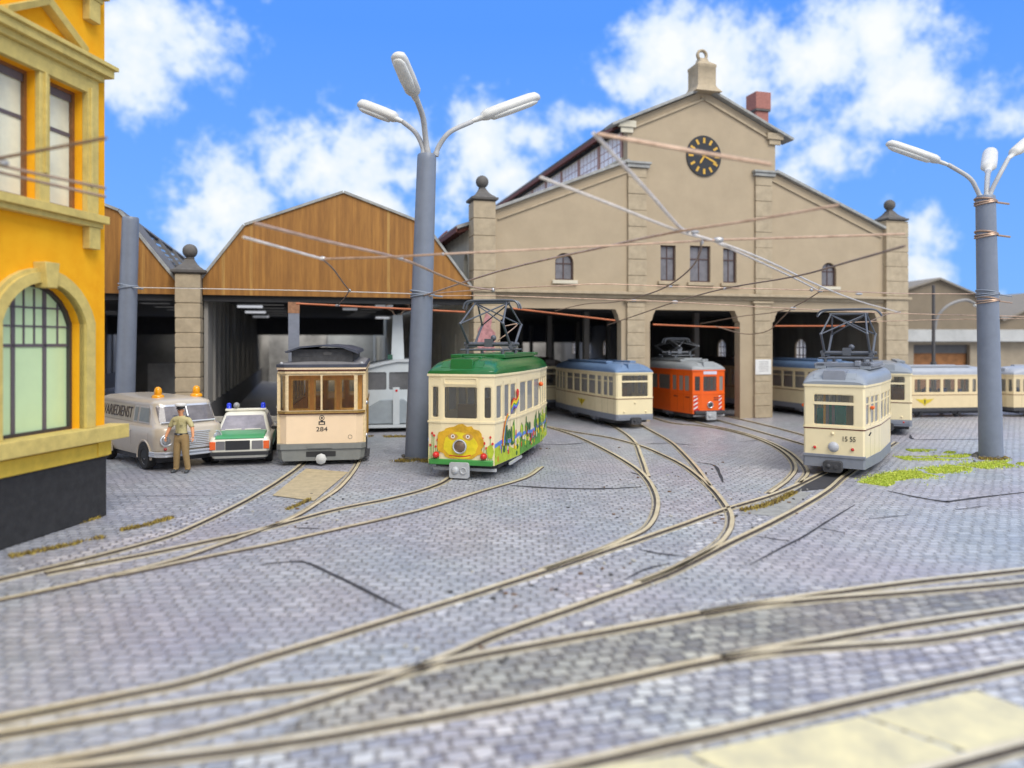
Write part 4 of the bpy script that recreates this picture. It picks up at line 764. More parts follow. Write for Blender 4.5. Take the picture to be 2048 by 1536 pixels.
def tram(name, loc, rz, label, group=None, L=7.6, W=2.1, We=1.7, c=.42, cd=.14, td=1.7, zs=.42, zb=1.45, w0=1.55, w1=2.33, ze=2.66, hr=.52, body=None, roof=None, skirt=None, line=None, nwin=4, front='three',
         transom=False, scale=1, seats=None, doors=2, zskirt=.62, low=True, front_lo=None, win_mat=None, dbox=None, cat='tram', detail=True, frontwin=None, head=True, ends=(-1, 1)):
    t = thing(name, loc, rz, label, cat, group, scale=scale); t['_'] = 1; del t['_']
    body = body or cream; win_mat = win_mat or tglass; zbot = zs
    hl = L / 2; half = [(c, -hl), (We / 2, -hl + cd), (W / 2, -hl + td), (W / 2, hl - td), (We / 2, hl - cd), (c, hl)]
    pts = [Vector((-c, -hl))] + [Vector(p) for p in half] + [Vector((-p[0], p[1])) for p in half[::-1]][0:-1]
    n = len(pts); segs = [(pts[i], pts[(i + 1) % n]) for i in range(n)]
    kinds = ['F', 'C', 'T', 'S', 'T', 'C', 'F', 'C', 'T', 'S', 'T', 'C']
    frames = []; bodym = MB(); wins = []
    for (a, b), k in zip(segs, kinds):
        ln = (b - a).length; M = frame((a.x, a.y, 0), (b.x - a.x, b.y - a.y, 0), (0, 0, 1)); frames.append((M, ln)); hs = []
        if k == 'F':
            if front == 'wide': hs = [(ln * .5 - (frontwin or .56), ln * .5 + (frontwin or .56), w0 - .02, w1 + .06)]
            else: hs = [(.06, ln - .06, w0, w1 - .02)]
        elif k == 'C':
            if ln > .3: hs = [(.09, ln - .07, w0 + .02, w1 - .02)]
        elif k == 'T':
            m = .12; gapw = .10; f = [.2, .5, .8]
            if doors == 2: cells = [(.14, .14 + (ln - .3) * .24), (.14 + (ln - .3) * .36, .14 + (ln - .3) * .60), (.14 + (ln - .3) * .66, .14 + (ln - .3) * .92)]
            else: cells = [(.2, ln * .45), (ln * .55, ln - .2)]
            rev = frames[-1][0].col[0].y < 0                       # the left side runs the other way
            hs = [((ln - q, ln - p) if False else (p, q)) + (w0, w1) for p, q in cells]
        else:
            s = ln / nwin; hs = [(s * i + .07, s * (i + 1) - .07, w0, w1) for i in range(nwin)]
        outl = [(0, zbot), (ln, zbot), (ln, ze), (0, ze)]
        hh = [rrect(*h, .05) for h in hs]; bodym.slab(outl, hh, .05, M)
        for h in hs: wins.append((M, h, k))
        if k == 'T':
            d0 = ln * .36; d1 = ln * .94
            for x in (.14 + (ln - .3) * .30, .14 + (ln - .3) * .63, .14 + (ln - .3) * .96): bodym.slab(rrect(x - .008, x + .008, zbot + .06, w1 + .1, 0), t=.003, M=M @ Matrix.Translation((0, 0, .003)), mi=1)
    bo = bodym.build('body', [body, brown_l if line is None else pm('door joint ' + body.name, [q * .55 for q in body.node_tree.nodes['Color Ramp'].color_ramp.elements[0].color[:3]], .5)], t, smooth=False, bevel=0)
    for M, h, k in wins:
        o = MB().slab(rrect(*h, .05), [rrect(h[0] + .025, h[1] - .025, h[2] + .025, h[3] - .025, .04)], .03, M @ Matrix.Translation((0, 0, -.012))).build('window', body, t, smooth=False)
        MB().slab(rrect(h[0] + .01, h[1] - .01, h[2] + .01, h[3] - .01, .04), t=.004, M=M @ Matrix.Translation((0, 0, -.027))).build('pane', win_mat, o, smooth=False)
        if transom and k != 'C':
            zt = h[2] + (h[3] - h[2]) * (.73 if k != 'F' else .70); th = .022 if k != 'F' else .04
            MB().slab([(h[0], zt - th), (h[1], zt - th), (h[1], zt + th), (h[0], zt + th)], t=.05, M=M @ Matrix.Translation((0, 0, .004 if k == 'F' else -.006))).build('transom', body, o, smooth=False)
    def ring(off, z): # plan outline moved outwards
        return [(p.x * (1 + off / max(.3, abs(p.x))), p.y * (1 + off / abs(p.y)), z) for p in pts]
    def band(nm, z0, z1, off, m): return MB().loft([ring(-.03, z0), ring(off, z0), ring(off, z1), ring(-.03, z1)], caps=False).build(nm, m, t, smooth=False)
    band('belt_moulding', zb - .03, zb + .02, .02, body)
    if line is not False: band('belt_line', zb - .065, zb - .03, .008, line or brown_l)
    band('eaves_moulding', ze - .05, ze + .01, .028, body)
    if skirt:
        band('skirt', zs - .01, zskirt, .012, skirt)
    MB().loft([[(p.x * .93, p.y * .96, z) for p in pts] for z in (zs + .1, zs + .16)]).build('floor', floor_m, t, smooth=False)
    MB().loft([[(p.x * .95, p.y * .97, z) for p in pts] for z in (ze - .03, ze + .005)]).build('ceiling', inner_m, t, smooth=False)
    # roof
    def hw(y):
        y = min(hl, abs(y)); k = [(0, W / 2), (hl - td, W / 2), (hl - cd, We / 2), (hl, c)]
        for (a, b), (a2, b2) in zip(k, k[1:]):
            if y <= a2: return b + (b2 - b) * (y - a) / max(1e-6, a2 - a)
        return c
    rings = []; m = 18; ends_n = 9
    ys = [-hl - .01 + 1.1 * (1 - math.cos(math.pi / 2 * i / ends_n)) for i in range(ends_n + 1)]
    ys = [-hl - .012] + [-hl + q for q in (cd * .5, cd, cd + .12, cd + .3, cd + .55, cd + .85, cd + 1.2, td + .2)]; ys = ys + [-y for y in ys[::-1]]
    for y in ys:
        e = min(1, (hl - abs(y) + .012) / 1.25); hf = math.sqrt(max(0, 1 - (1 - e) ** 2.2)); h = max(.10 if abs(y) > hl else .12, hr * hf); wv = hw(y) + .025
        rings.append([(wv * math.copysign(abs(math.cos(a)) ** .55, math.cos(a)), y, ze + h * abs(math.sin(a)) ** .72) for a in [math.pi * i / m for i in range(m + 1)]])
    ro = MB().loft(rings).build('roof', roof, t, ang=50)
    if detail:
        for sx in (-1, 1): MB().box(sx * .62 - .16, sx * .62 + .16, -hl + 1.5, hl - 1.5, ze + hr - .03, ze + hr + .07).build('roof_walkway', roof, ro, bevel=.015)
        if front != 'wide' or True:
            for e in ends: MB().loft([[(x, e * (hl - .04 - (z > ze + .2) * .06), z) for x, z in rrect(-.3, .3, ze + .06, ze + .40, .05)], [(x, e * (hl - .7), z) for x, z in rrect(-.3, .3, ze + .06, ze + .42, .05)]]).build('destination_box', dbox or roof, ro, bevel=.01)
            for sx in (-1, 1): MB().loft([[(sx * .42 + q, -hl + yy, ze + zz + dz) for q in (-.14, .14)] + [(sx * .42 + .14, -hl + yy, ze + zz + dz + .02), (sx * .42 - .14, -hl + yy, ze + zz + dz + .02)] for yy, zz, dz in ((.10, .16, .0), (.32, .31, .0))]).build('roof_vent', under_m if roof is None else roof, ro)
    # running gear
    MB().box(-W * .40, W * .40, -hl + .55, hl - .55, .22, zs + .1).build('underframe', under_m, t)
    for y in (-1.35 * L / 7.6, 1.35 * L / 7.6):
        for sx in (-1, 1):
            w = MB().lathe([(.02, -.06), (.26, -.06), (.27, -.05), (.27, .03), (.33, .05), (.33, .07), (.03, .07)], 20, M=Matrix.Translation((sx * .72, y, .335)) @ Matrix.Rotation(R(90) * -sx, 4, 'Y')).build('wheel', under_m, t)
            MB().box(sx * (W * .40) - .05, sx * (W * .40) + .05, y - .55, y + .55, .25, .42).box(sx * W * .41 - .08, sx * W * .41 + .08, y - .12, y + .12, .2, .46).build('axle_box', skirt or grey_tr, t, bevel=.015)
    # seats
    k = max(2, int((L - 2 * td) / .95))
    for i in range(k):
        y = -hl + td + .3 + i * (L - 2 * td - .5) / max(1, k - 1)
        for sx in (-1, 1):
            s = MB().box(sx * .62 - .28, sx * .62 + .28, y - .22, y + .22, .95, 1.06).box(sx * .62 - .28, sx * .62 + .28, y + .16, y + .24, 1.06, 1.72).build('seat', seats or brown_seat, t, bevel=.03)
    return t, frames, dict(hl=hl, zs=zs, ze=ze, W=W, We=We, c=c, cd=cd, td=td, hr=hr)
def coupler(par, y, z, mat, kind='albert'):
    if kind == 'plate':
        mb = MB().slab(rrect(-.26, .26, -.2, .2, .05), t=.12, M=frame((0, y - .02, z), (1, 0, 0), (0, 0, 1))); mb.ball((-.1, y - .02, z), .1, 14, 0, (1, .7, 1)); mb.lathe([(.09, 0), (.1, .02), (.07, .03), (.06, .005)], 16, M=frame((.12, y - .02, z), (1, 0, 0), (0, 0, 1)))
        mb.box(-.8, .9, y + .3, y + .36, z - .06, z + .02)
    elif kind == 'round': mb = MB().lathe([(.05, -.4), (.06, 0), (.15, .02), (.155, .1), (.1, .14), (.06, .16), (.02, .17)], 8, M=frame((0, y, z), (1, 0, 0), (0, 0, 1)))
    else: mb = MB().slab(rrect(-.25, .25, -.16, .16, .08), t=.24, M=frame((0, y - .12, z), (1, 0, 0), (0, 0, 1))); mb.ball((-.1, y - .13, z + .02), .065, 10); mb.lathe([(.06, 0), (.07, .015), (.04, .02)], 12, M=frame((.1, y - .12, z), (1, 0, 0), (0, 0, 1))); mb.tube([(-.7, y + .3, z - .02), (.7, y + .3, z - .02)], .035, 6)
    return mb.build('coupler', mat, par, bevel=.012 if kind != 'round' else 0)
def lamp(par, x, y, z, r, mat, name, rim=None, d=.06):
    M = frame((x, y, z), (1, 0, 0), (0, 0, 1))
    o = MB().lathe([(r * 1.02, -.03), (r * 1.02, 0), (r * .95, d * .3), (r * .7, d * .75), (r * .35, d * .96), (.001, d)], 20, M=M).build(name, mat, par, ang=60)
    if rim: MB().loft([[((r * 1.12 + r * .16 * math.cos(b)) * math.cos(a), (r * 1.12 + r * .16 * math.cos(b)) * math.sin(a), .012 + r * .2 * math.sin(b)) for b in [2 * math.pi * j / 8 for j in range(8)]] for a in [2 * math.pi * i / 24 for i in range(25)]], M=M, caps=False).build('rim', rim, o)
    return o
def heading(u0, vp):                   # turn of a vehicle whose sides run towards the vanishing point vp
    return math.atan2(-(vp - U0), FOC)
def placed(u, v, vp, L, scale=1):      # centre of a vehicle of length L whose nose stands over ground pixel (u, v)
    a = heading(u, vp); back = Vector((-math.sin(a), math.cos(a), 0)); return G(u, v) + back * L * scale / 2, a

# --- green roofed tram with children's painting
green_r = pm('glossy green roof', (0.012, 0.125, 0.03), 0.2, 0, 0.08, 3); green_d = pm('green bumper', (0.05, 0.26, 0.05), 0.35)
Lg = 6.75; loc, a = placed(921, 958, 1400, Lg)
gt, gf, gd = tram('painted_tram', loc, a, 'cream tram with glossy green roof and a painted yellow sun face on its front', L=Lg, W=2.15, We=1.78, c=.52, cd=.06, td=2.0, zs=.36, zb=1.46, w0=1.53, w1=2.40, ze=2.68, hr=.42, roof=green_r, nwin=3, front='three', line=False, seats=pm('tan seat', (.4, .27, .12), .6), transom=False)
hl = gd['hl']
MB().box(-.84, .86, -hl - .07, -hl + .1, .36, .50).build('bumper', green_d, gt, bevel=.02); coupler(gt, -hl - .12, .24, light_grey, 'plate')
MB().slab(rrect(-.45, .45, 2.42, 2.6, .04), [rrect(-.42, .42, 2.45, 2.57, .03)], .02, frame((0, -hl - .018, 0), (1, 0, 0), (0, 0, 1))).build('route_panel_frame', cream, gt)
for x in (-.66, .62): lamp(gt, x, -hl + (.0 if abs(x) < .56 else -.005) - .02, .6, .085, red_l, 'tail_light', d=.1)
lamp(gt, 0, -hl - .06, .84, .15, pm('smoky headlamp glass', (.18, .12, .08), .08, .2), 'headlight', rim=chrome, d=.05)
mur = [pm('mural ' + n, c_, .55, 0, v_, 6) for n, c_, v_ in (('orange', (.66, .37, .015), .3), ('yellow', (.76, .60, .015), .2), ('grass green', (.10, .30, .03), .4), ('lime', (.42, .52, .03), .3), ('red', (.62, .03, .02), .2), ('blue', (.10, .22, .62), .25), ('violet', (.15, .05, .35), .2), ('white', (.75, .72, .66), .05), ('dark green', (.03, .12, .03), .3), ('brown', (.16, .06, .02), .3), ('tan', (.55, .30, .06), .2))]
def mural():
    mb = MB(); rnd = random.Random(11); k = [.012]
    def blob(M, x, z, rx, rz, mi, n=20, j=.1, a0=0):
        k[0] += .00003
        p = [(x + rx * (1 + rnd.uniform(-j, j)) * math.cos(6.2832 * i / n + a0), z + rz * (1 + rnd.uniform(-j, j)) * math.sin(6.2832 * i / n + a0)) for i in range(n)]
        mb.slab(p, t=.009, M=M @ Matrix.Translation((0, 0, k[0])), mi=mi)
    F = frame((0, -hl, 0), (1, 0, 0), (0, 0, 1)) @ Matrix.Translation((0, 0, .006))
    clip = lambda x: max(-.62, min(.62, x))
    p = [(clip(.66 * (1 + .07 * math.sin(k_ * 2.3) + rnd.uniform(-.05, .05)) * math.cos(6.2832 * k_ / 34)) , max(.52, .93 + .46 * (1 + rnd.uniform(-.07, .07)) * math.sin(6.2832 * k_ / 34))) for k_ in range(34)]
    mb.slab(p, t=.009, M=F @ Matrix.Translation((0, 0, .010)), mi=0)
    blob(F, 0, .86, .46, .34, 1, 22, .05)
    for x in (-.2, .2): blob(F, x, 1.08, .135, .09, 10, 14, .12); blob(F, x, 1.09, .055, .05, 7, 14, .04); blob(F, x, 1.09, .025, .028, 9, 10, .02)
    q = catmull([(-.3, .60, 0), (-.1, .585, 0), (.1, .585, 0), (.28, .62, 0)], 5)
    mb.slab([(v.x, v.y - .014) for v in q] + [(v.x, v.y + .014) for v in q[::-1]], t=.009, M=F @ Matrix.Translation((0, 0, .014)), mi=4)
    for s, idx in ((1, 1), (-1, 11)):                                  # corner panels: stems and flowers
        M, ln = gf[idx]; M = M @ Matrix.Translation((0, 0, .006))
        for i in range(6):
            x = ln * (.12 + .14 * i); h = rnd.uniform(.75, 1.2)
            mb.slab([(x - .008, .5), (x + .008, .5), (x + .02, h), (x + .008, h)], t=.008, M=M @ Matrix.Translation((0, 0, .006)), mi=2); blob(M, x + .015, h, .03, .035, rnd.choice((4, 3, 4)), 8, .3)
        if s > 0: blob(M, ln * .7, .72, .09, .2, 3, 14, .2)
    for ti, (seg, seed) in enumerate(((2, 1), (3, 2), (4, 3), (8, 4), (9, 5), (10, 6))):
        M, ln = gf[seg]; M = M @ Matrix.Translation((0, 0, .006)); r2 = random.Random(seed); x = 0; top = []
        while x < ln: top.append((x, .74 + .12 * math.sin(x * 2.1 + seed) + r2.uniform(-.02, .02))); x += .16
        top.append((ln, .8)); mb.slab([(0, .37), (ln, .37)] + top[::-1], t=.008, M=M @ Matrix.Translation((0, 0, .004)), mi=2 if seg in (3, 9) else 3)
        blob2 = lambda x, z, rx, rz, mi, j=.15: blob(M, max(rx * 1.25, min(ln - rx * 1.25, x)), z, rx, rz, mi, 14, j)
        riv = catmull([(0, .86 + .05 * ti, 0), (ln * .3, .92, 0), (ln * .6, .86, 0), (ln, .98, 0)], 4)
        mb.slab([(v.x, v.y - .05) for v in riv] + [(v.x, v.y + .045) for v in riv[::-1]], t=.008, M=M @ Matrix.Translation((0, 0, .007)), mi=5)
        for i in range(int(ln * 5)): blob2(r2.uniform(.1, ln - .1), r2.uniform(.45, .8), r2.uniform(.05, .11), r2.uniform(.04, .09), r2.choice((3, 1, 2, 8, 2, 3)))
        for i in range(int(ln * 5.5)):                                 # poplars and round trees
            x = r2.uniform(.08, ln - .08)
            if r2.random() < .6: h = r2.uniform(.2, .34); blob2(x, .9 + h * .5, .045, h, r2.choice((8, 2, 8, 3)), .08)
            else: mb.slab([(x - .015, .72), (x + .015, .72), (x + .012, .95), (x - .012, .95)], t=.008, M=M @ Matrix.Translation((0, 0, .0095)), mi=9); blob2(x, 1.05, .1, .13, r2.choice((2, 3, 8)))
        for i in range(int(ln * 8)):                                 # flowers, figures
            x = r2.uniform(.06, ln - .06); z = r2.uniform(.5, 1.05); blob2(x, z, r2.uniform(.02, .05), r2.uniform(.03, .10), r2.choice((4, 4, 1, 6, 7, 0, 5)))
    M, ln = gf[2]; M = M @ Matrix.Translation((0, 0, .030))           # rainbow climbing the door panel
    for i, mi in enumerate((4, 0, 1, 2, 5, 6)):
        q = catmull([(ln * .26 + .024 * i, .8, 0), (ln * .29 + .024 * i, 1.1, 0), (ln * .37 + .024 * i, 1.42, 0), (ln * .47 + .03 * i, 1.62 - .02 * i, 0)], 5)
        mb.slab([(v.x, v.y) for v in q] + [(v.x + .024, v.y) for v in q[::-1]], t=.008, M=M, mi=mi)
        z0 = 1.98 - .045 * i; q = catmull([(ln * .62, z0 - .12, 0), (ln * .72, z0 + .02, 0), (ln * .82, z0 - .02, 0), (ln * .93, z0 + .12, 0)], 4)
        mb.slab([(v.x, v.y - .045) for v in q] + [(v.x, v.y) for v in q[::-1]], t=.008, M=M, mi=mi)
    blob(M, ln * .86, 2.14, .09, .1, 4, 12, .3)
    o = mb.build('painted_mural', mur, gt, smooth=False); return o
mural()
for zq in (.75,): lamp(gt, gd['W'] / 2 + .05, hl - 2.1, 2.2, .07, orange_l, 'turn_signal', d=.05)
mb = MB()
for y in (-hl + 1.6, -hl + 2.7, -hl + 4.4, -hl + 5.6): mb.box(-.72, .72, y, y + .5, 3.09, 3.18)
mb.box(-.2, .3, -hl + .9, -hl + 1.5, 3.04, 3.13); mb.build('roof_boxes', green_r, gt, bevel=.02)
gp_ = pantograph(gt, -hl + 3.0, 3.17, 1.5, 1.1, steel_d, 1.25, 'droop')
MB().tube(catmull([(.5, -hl + 2.6, 3.2), (.25, -hl + 2.7, 3.5), (.5, -hl + 2.8, 3.75), (.62, -hl + 3.6, 4.05), (.3, -hl + 3.2, 3.98)], 6), .016, 6).build('copper_lead', copper, gp_)
MB().box(1.05, 1.1, -hl + .9, -hl + 2.2, .26, .33).build('foot_step', light_grey, gt)

# --- cream trailers and railcars
roof_b = pm('blue grey roof', (0.14, 0.22, 0.36), 0.35, 0, .1, 2); roof_g = pm('grey blue roof', (0.25, 0.275, 0.305), 0.35, 0, .1, 2); roof_w = pm('pale roof', (.34, .36, .40), .45, 0, .1, 2)
def emblem(frames, seg, x, z, par, s=1):
    M, ln = frames[seg]; M = M @ Matrix.Translation((x, z, .012)); ye = pm('yellow emblem', (.62, .46, .02), .5)
    o = MB().slab([(-.5 * s, .12 * s), (-.12 * s, .09 * s), (0, .15 * s), (.12 * s, .09 * s), (.5 * s, .12 * s), (.28 * s, -.05 * s), (.1 * s, -.13 * s), (0, -.24 * s), (-.1 * s, -.13 * s), (-.28 * s, -.05 * s)], t=.01, M=M).build('winged_emblem', ye, par, smooth=False)
    MB().slab([(-.05 * s, .08 * s), (.05 * s, .08 * s), (.03 * s, -.14 * s), (-.03 * s, -.14 * s)], t=.012, M=M @ Matrix.Translation((0, 0, .003))).build('emblem_shield', pm('dark emblem', (.10, .10, .02), .5), o, smooth=False)
GRP = 'cream trams of the depot'
def cream_tram(u, v, vp, label, roof, L=8.2, scale=.88, name='tram_trailer', front='wide', **k):
    loc, a = placed(u, v, vp, L, scale)
    t, f, d = tram(name, loc, a, label, GRP, L=L, W=2.15, We=1.86, c=.86 if front == 'wide' else .5, cd=.06, td=2.1, zs=.4, zb=1.42, w0=1.48, w1=2.42, ze=2.58, hr=.44, roof=roof, skirt=grey_tr, zskirt=.66, frontwin=.68, nwin=k.pop('nwin', 4), front=front, transom=True, scale=scale, line=brown_l, **k)
    hl = d['hl']; mb = MB().box(-.86, .86, -hl - .03, -hl + .1, .46, .62).build('bumper', grey_tr, t, bevel=.015); coupler(t, -hl - .06, .36, under_m)
    return t, f, hl
t1, f1, h1 = cream_tram(1270, 857, 575, 'cream tram trailer with blue roof and yellow winged emblem, left of the orange tram', roof_b, nwin=4)
M, ln = f1[9]; emblem(f1, 9, ln * .55, 1.02, t1)
for x, z in ((0, 1.18), (-.55, .78), (.55, .78)): lamp(t1, x, -h1 - .012, z, .045, cream, 'lamp_socket', d=.05)
c1 = (t1.location.x, t1.location.y); bk = Vector((-math.sin(t1.rotation_euler.z), math.cos(t1.rotation_euler.z), 0))
t2, f2, h2 = cream_tram(1270, 857, 575, 'shaded cream tram car coupled behind the blue roofed trailer in the left gateway', pm('dark brown grey roof', (.10, .085, .075), .6)); t2.location = t1.location + bk * 8.0 + Vector((-.9, 0, 0)); t2.rotation_euler.z += .05
t3, f3, h3 = cream_tram(1700, 839, 575, 'cream tram car with blue roof standing in the right hand gateway', roof_b, nwin=4)
t4, f4, h4 = cream_tram(1518, 822, 585, 'dark shaded cream tram deep inside the middle gateway right of the orange tram', pm('shade dark roof', (.05, .045, .045), .7), seats=brown_seat, body=pm('cream darkened for shade', (.36, .27, .16), .5))  # roof and body darkened in colour for the shade inside the hall
t5, f5, h5 = cream_tram(1774, 870, 1690, 'cream trailer with grey roof coupled behind tram 15 55', roof_g, L=7.6, scale=.9)
for x in (-.55, .55): lamp(t5, x, -h5 - .012, .78, .04, cream, 'lamp_socket', d=.04)
lamp(t5, .62, -h5 - .015, .56, .04, red_l, 'tail_light', d=.04)
# two more stand side-on in front of the workshop
for (u0, v0, L_, rz_, lb, em) in ((1884, 836, 7.2, R(8 + 90), 'cream tram with pale roof seen side-on behind the right lamp mast', True), (2136, 834, 7.6, R(10 + 90), 'cream tram cut off by the right edge of the picture', False)):
    g = G(u0, v0); t6, f6, d6 = tram('tram', g + Vector((0, 1.0, 0)), rz_, lb, GRP, L=L_, W=2.1, We=1.8, c=.5, cd=.12, td=1.7, zs=.4, zb=1.42, w0=1.52, w1=2.34, ze=2.58, hr=.5, roof=roof_w, skirt=under_m, zskirt=.6, nwin=4, front='three', transom=False, scale=.77, body=pm('yellowed cream paint', (.70, .56, .33), .35, 0, .05, 2), line=brown_l, seats=pm('dull blue seat', (.05, .12, .35), .5))
    if em: M, ln = f6[9]; emblem(f6, 9, ln * .2, 1.0, t6, 1.2)
t6 = None
# --- tram 15 55
Ln = 6.5; loc, a = placed(1667, 953, 1980, Ln, .92)
nt_, nf, nd = tram('railcar', loc, a, 'cream railcar numbered 15 55 with grey roof, orange turn arms and raised pantograph', GRP, L=Ln, W=1.98, We=1.62, c=.76, cd=.05, td=2.0, zs=.27, zb=1.40, w0=1.47, w1=2.28, ze=2.60, hr=.43, roof=roof_g, skirt=grey_tr, zskirt=.56, nwin=3, front='wide', frontwin=.545, transom=True, line=brown_l, seats=green_seat, scale=.92, dbox=grey_tr)
hl = nd['hl']
coupler(nt_, -hl - .1, .30, under_m); lamp(nt_, 0, -hl - .01, .84, .145, pm('grey headlamp cover', (.42, .43, .46), .4), 'headlight', d=.1)
for x in (-.5, .5): lamp(nt_, x, -hl - .01, .80, .045, red_l, 'tail_light', d=.045, rim=cream)
lamp(nt_, -.02, -hl - .01, 1.22, .045, cream, 'lamp_socket', d=.06)
text_mesh('15 55', .20, frame((.40, -hl - .012, 1.08), (1, 0, 0), (0, 0, 1)), pm('black lettering', (.02, .02, .02), .5), 'number', nt_, sx=.82)
MB().box(-.83, .83, -hl - .035, -hl + .12, .54, .62).build('bumper', grey_tr, nt_, bevel=.01)
for s in (-1, 1):
    M = Matrix.Translation((s * .93, -hl + .7, 1.95)); MB().tube([M @ Vector((0, -.13, 0)), M @ Vector((0, -.1, 0)), M @ Vector((0, .08, 0)), M @ Vector((0, .12, 0))], [.03, .055, .05, .02], 8).build('turn_signal', orange_l, nt_)
for sx in (-.45, .45): MB().box(sx - .06, sx + .06, -hl + 1.5, -hl + 1.6, .6, 2.4).build('inner_post', int_grey, nt_)
MB().slab([(-.9, .6), (.9, .6), (.9, 2.5), (-.9, 2.5)], [rrect(-.84, -.36, .9, 2.4, .04), rrect(-.28, .28, .7, 2.4, .04), rrect(.36, .84, .9, 2.4, .04)], .05, frame((0, -hl + 1.9, 0), (1, 0, 0), (0, 0, 1))).build('partition', int_grey, nt_, smooth=False)
MB().box(-.36, -.30, -hl + .5, -hl + .56, .6, 2.5).build('grab_pole', ochre_pole, nt_)
mb = MB()
mb.box(-.75, .8, -hl + 1.5, -hl + 1.62, 3.07, 3.2).box(-.8, -.5, -hl + 1.5, -hl + 3.9, 3.08, 3.18).box(.5, .85, -hl + 1.5, -hl + 3.9, 3.08, 3.2).box(.35, .5, -hl + 1.4, -hl + 1.7, 3.1, 3.26)
mb.build('roof_boxes', grey_tr, nt_, bevel=.02)
pantograph(nt_, -hl + 2.7, 3.2, 1.5, .95, steel_d, 1.3, 'loop', w=1.05)
MB().tube([(.9, -hl + .15, 1.2), (.95, -hl + .15, 1.3)], .02, 6).build('mirror_stub', under_m, nt_)
# --- orange works tram
orange = pm('bright orange paint', (0.80, 0.115, 0.006), 0.4, 0, .05, 2); grey_roof = pm('pale grey roof', (.30, .315, .32), .45, 0, .1, 2)
Lo = 8.2; loc, a = placed(1420, 845, 600, Lo, .9)
ot, of, od = tram('works_tram', loc, a, 'bright orange tram with grey roof and red white striped corners in the middle gateway', L=Lo, W=2.15, We=1.75, c=.44, cd=.13, td=2.0, zs=.42, zb=1.4, w0=1.5, w1=2.28, ze=2.55, hr=.42, body=orange, roof=grey_roof, nwin=3, front='three', line=False, scale=.9, seats=under_m)
hl = od['hl']; MB().box(-.8, .8, -hl - .06, -hl + .1, .42, .58).build('bumper', under_m, ot, bevel=.02); coupler(ot, -hl - .14, .34, light_grey, 'plate'); lamp(ot, 0, -hl - .02, .86, .13, pm('dark lamp glass', (.06, .06, .06), .1), 'headlight', rim=chrome, d=.04)
for x in (-.62, .62): lamp(ot, x, -hl + .03, .62, .05, red_l, 'tail_light', d=.05)
MB().slab(rrect(-.36, .36, 2.34, 2.5, .02), t=.015, M=frame((0, -hl - .02, 0), (1, 0, 0), (0, 0, 1))).build('destination_blind', pm('pale lilac blind', (.62, .60, .70), .5), ot)
whit = pm('white stripe', (.75, .72, .70), .5); redp = pm('red stripe', (.60, .03, .02), .5)
for seg in (1, 11):
    M, ln = of[seg]; mb = MB(); M = M @ Matrix.Translation((0, 0, .004)); mb.slab([(ln * .12, .5), (ln * .55, .5), (ln * .55, 1.3), (ln * .12, 1.3)], t=.004, M=M)
    for i in range(4): z = .5 + .2 * i; mb.slab([(ln * .12, z), (ln * .55, z + .12), (ln * .55, z + .24 if i < 3 else 1.3), (ln * .12, z + .12)], t=.004, M=M @ Matrix.Translation((0, 0, .004)), mi=1)
    mb.build('warning_stripes', [whit, redp], ot, smooth=False)
mb = MB()
for x, z in ((.2, 1.2), (.2, 1.1)): mb.slab([(x, z - .03), (x + .26, z - .03), (x + .26, z + .03), (x, z + .03)], t=.004, M=frame((0, -hl - .006, 0), (1, 0, 0), (0, 0, 1)))
for seg, xs in ((10, (.3, 1.3)), (9, (.4, 1.6))):
    for x in xs: mb.slab([(x, 1.18), (x + .34, 1.18), (x + .34, 1.24), (x, 1.24)], t=.004, M=of[seg][0] @ Matrix.Translation((0, 0, .006)))
mb.build('faded_marks', pm('dark marks', (.20, .03, .01), .6), ot, smooth=False)
MB().box(-.5, .5, -hl + 1.6, -hl + 5, 2.97, 3.1).build('roof_boxes', grey_roof, ot, bevel=.02); pantograph(ot, -hl + 3.4, 3.1, .95, 1.35, pm('pale pantograph metal', (.24, .25, .27), .4, .3), 1.1, 'droop')
# --- grey service tram half hidden behind 284
grey_w = pm('light blue grey paint', (.54, .58, .60), .45, 0, .08, 2)
gl = G(756, 861); ga = heading(756, 760)
wt_ = thing('service_tram', gl + Vector((0, 2.6, 0)), ga, 'pale grey service tram with tall tapering mast, partly hidden behind the thick lamp mast', 'service tram')
roofp = [(-1.1, 2.42), (-.7, 2.62), (0, 2.74), (.7, 2.74), (1.12, 2.72)]
MB().slab([(-1.1, .3), (1.12, .3), (1.12, 2.72), (.3, 2.72), (-.2, 2.62), (-1.1, 2.38)], [rrect(-.95, -.12, 1.62, 2.32, .06), rrect(-.02, .95, 1.62, 2.32, .06)], .08, frame((0, -2.6, 0), (1, 0, 0), (0, 0, 1))).box(-1.1, -1.04, -2.52, 2.6, .3, 2.4).box(1.06, 1.12, -2.52, 2.6, .3, 2.7).box(-1.04, 1.06, 2.53, 2.6, .3, 2.4).build('body', grey_w, wt_, smooth=False)
MB().loft([[(-1.16, y, 2.385), (-.2, y, 2.625), (.3, y, 2.725), (1.18, y, 2.725), (1.18, y, 2.80), (.28, y, 2.81), (-.24, y, 2.71), (-1.16, y, 2.48)] for y in (-2.68, 2.66)]).build('roof', pm('paler grey roof', (.5, .53, .55), .5), wt_, smooth=False)
for x0, x1 in ((-.95, -.12), (-.02, .95)): MB().slab(rrect(x0, x1, 1.62, 2.32, .06), t=.01, M=frame((0, -2.56, 0), (1, 0, 0), (0, 0, 1))).build('window', pm('dusty dark glass', (.14, .14, .145), .15, 0, .3, 2), wt_, smooth=False)
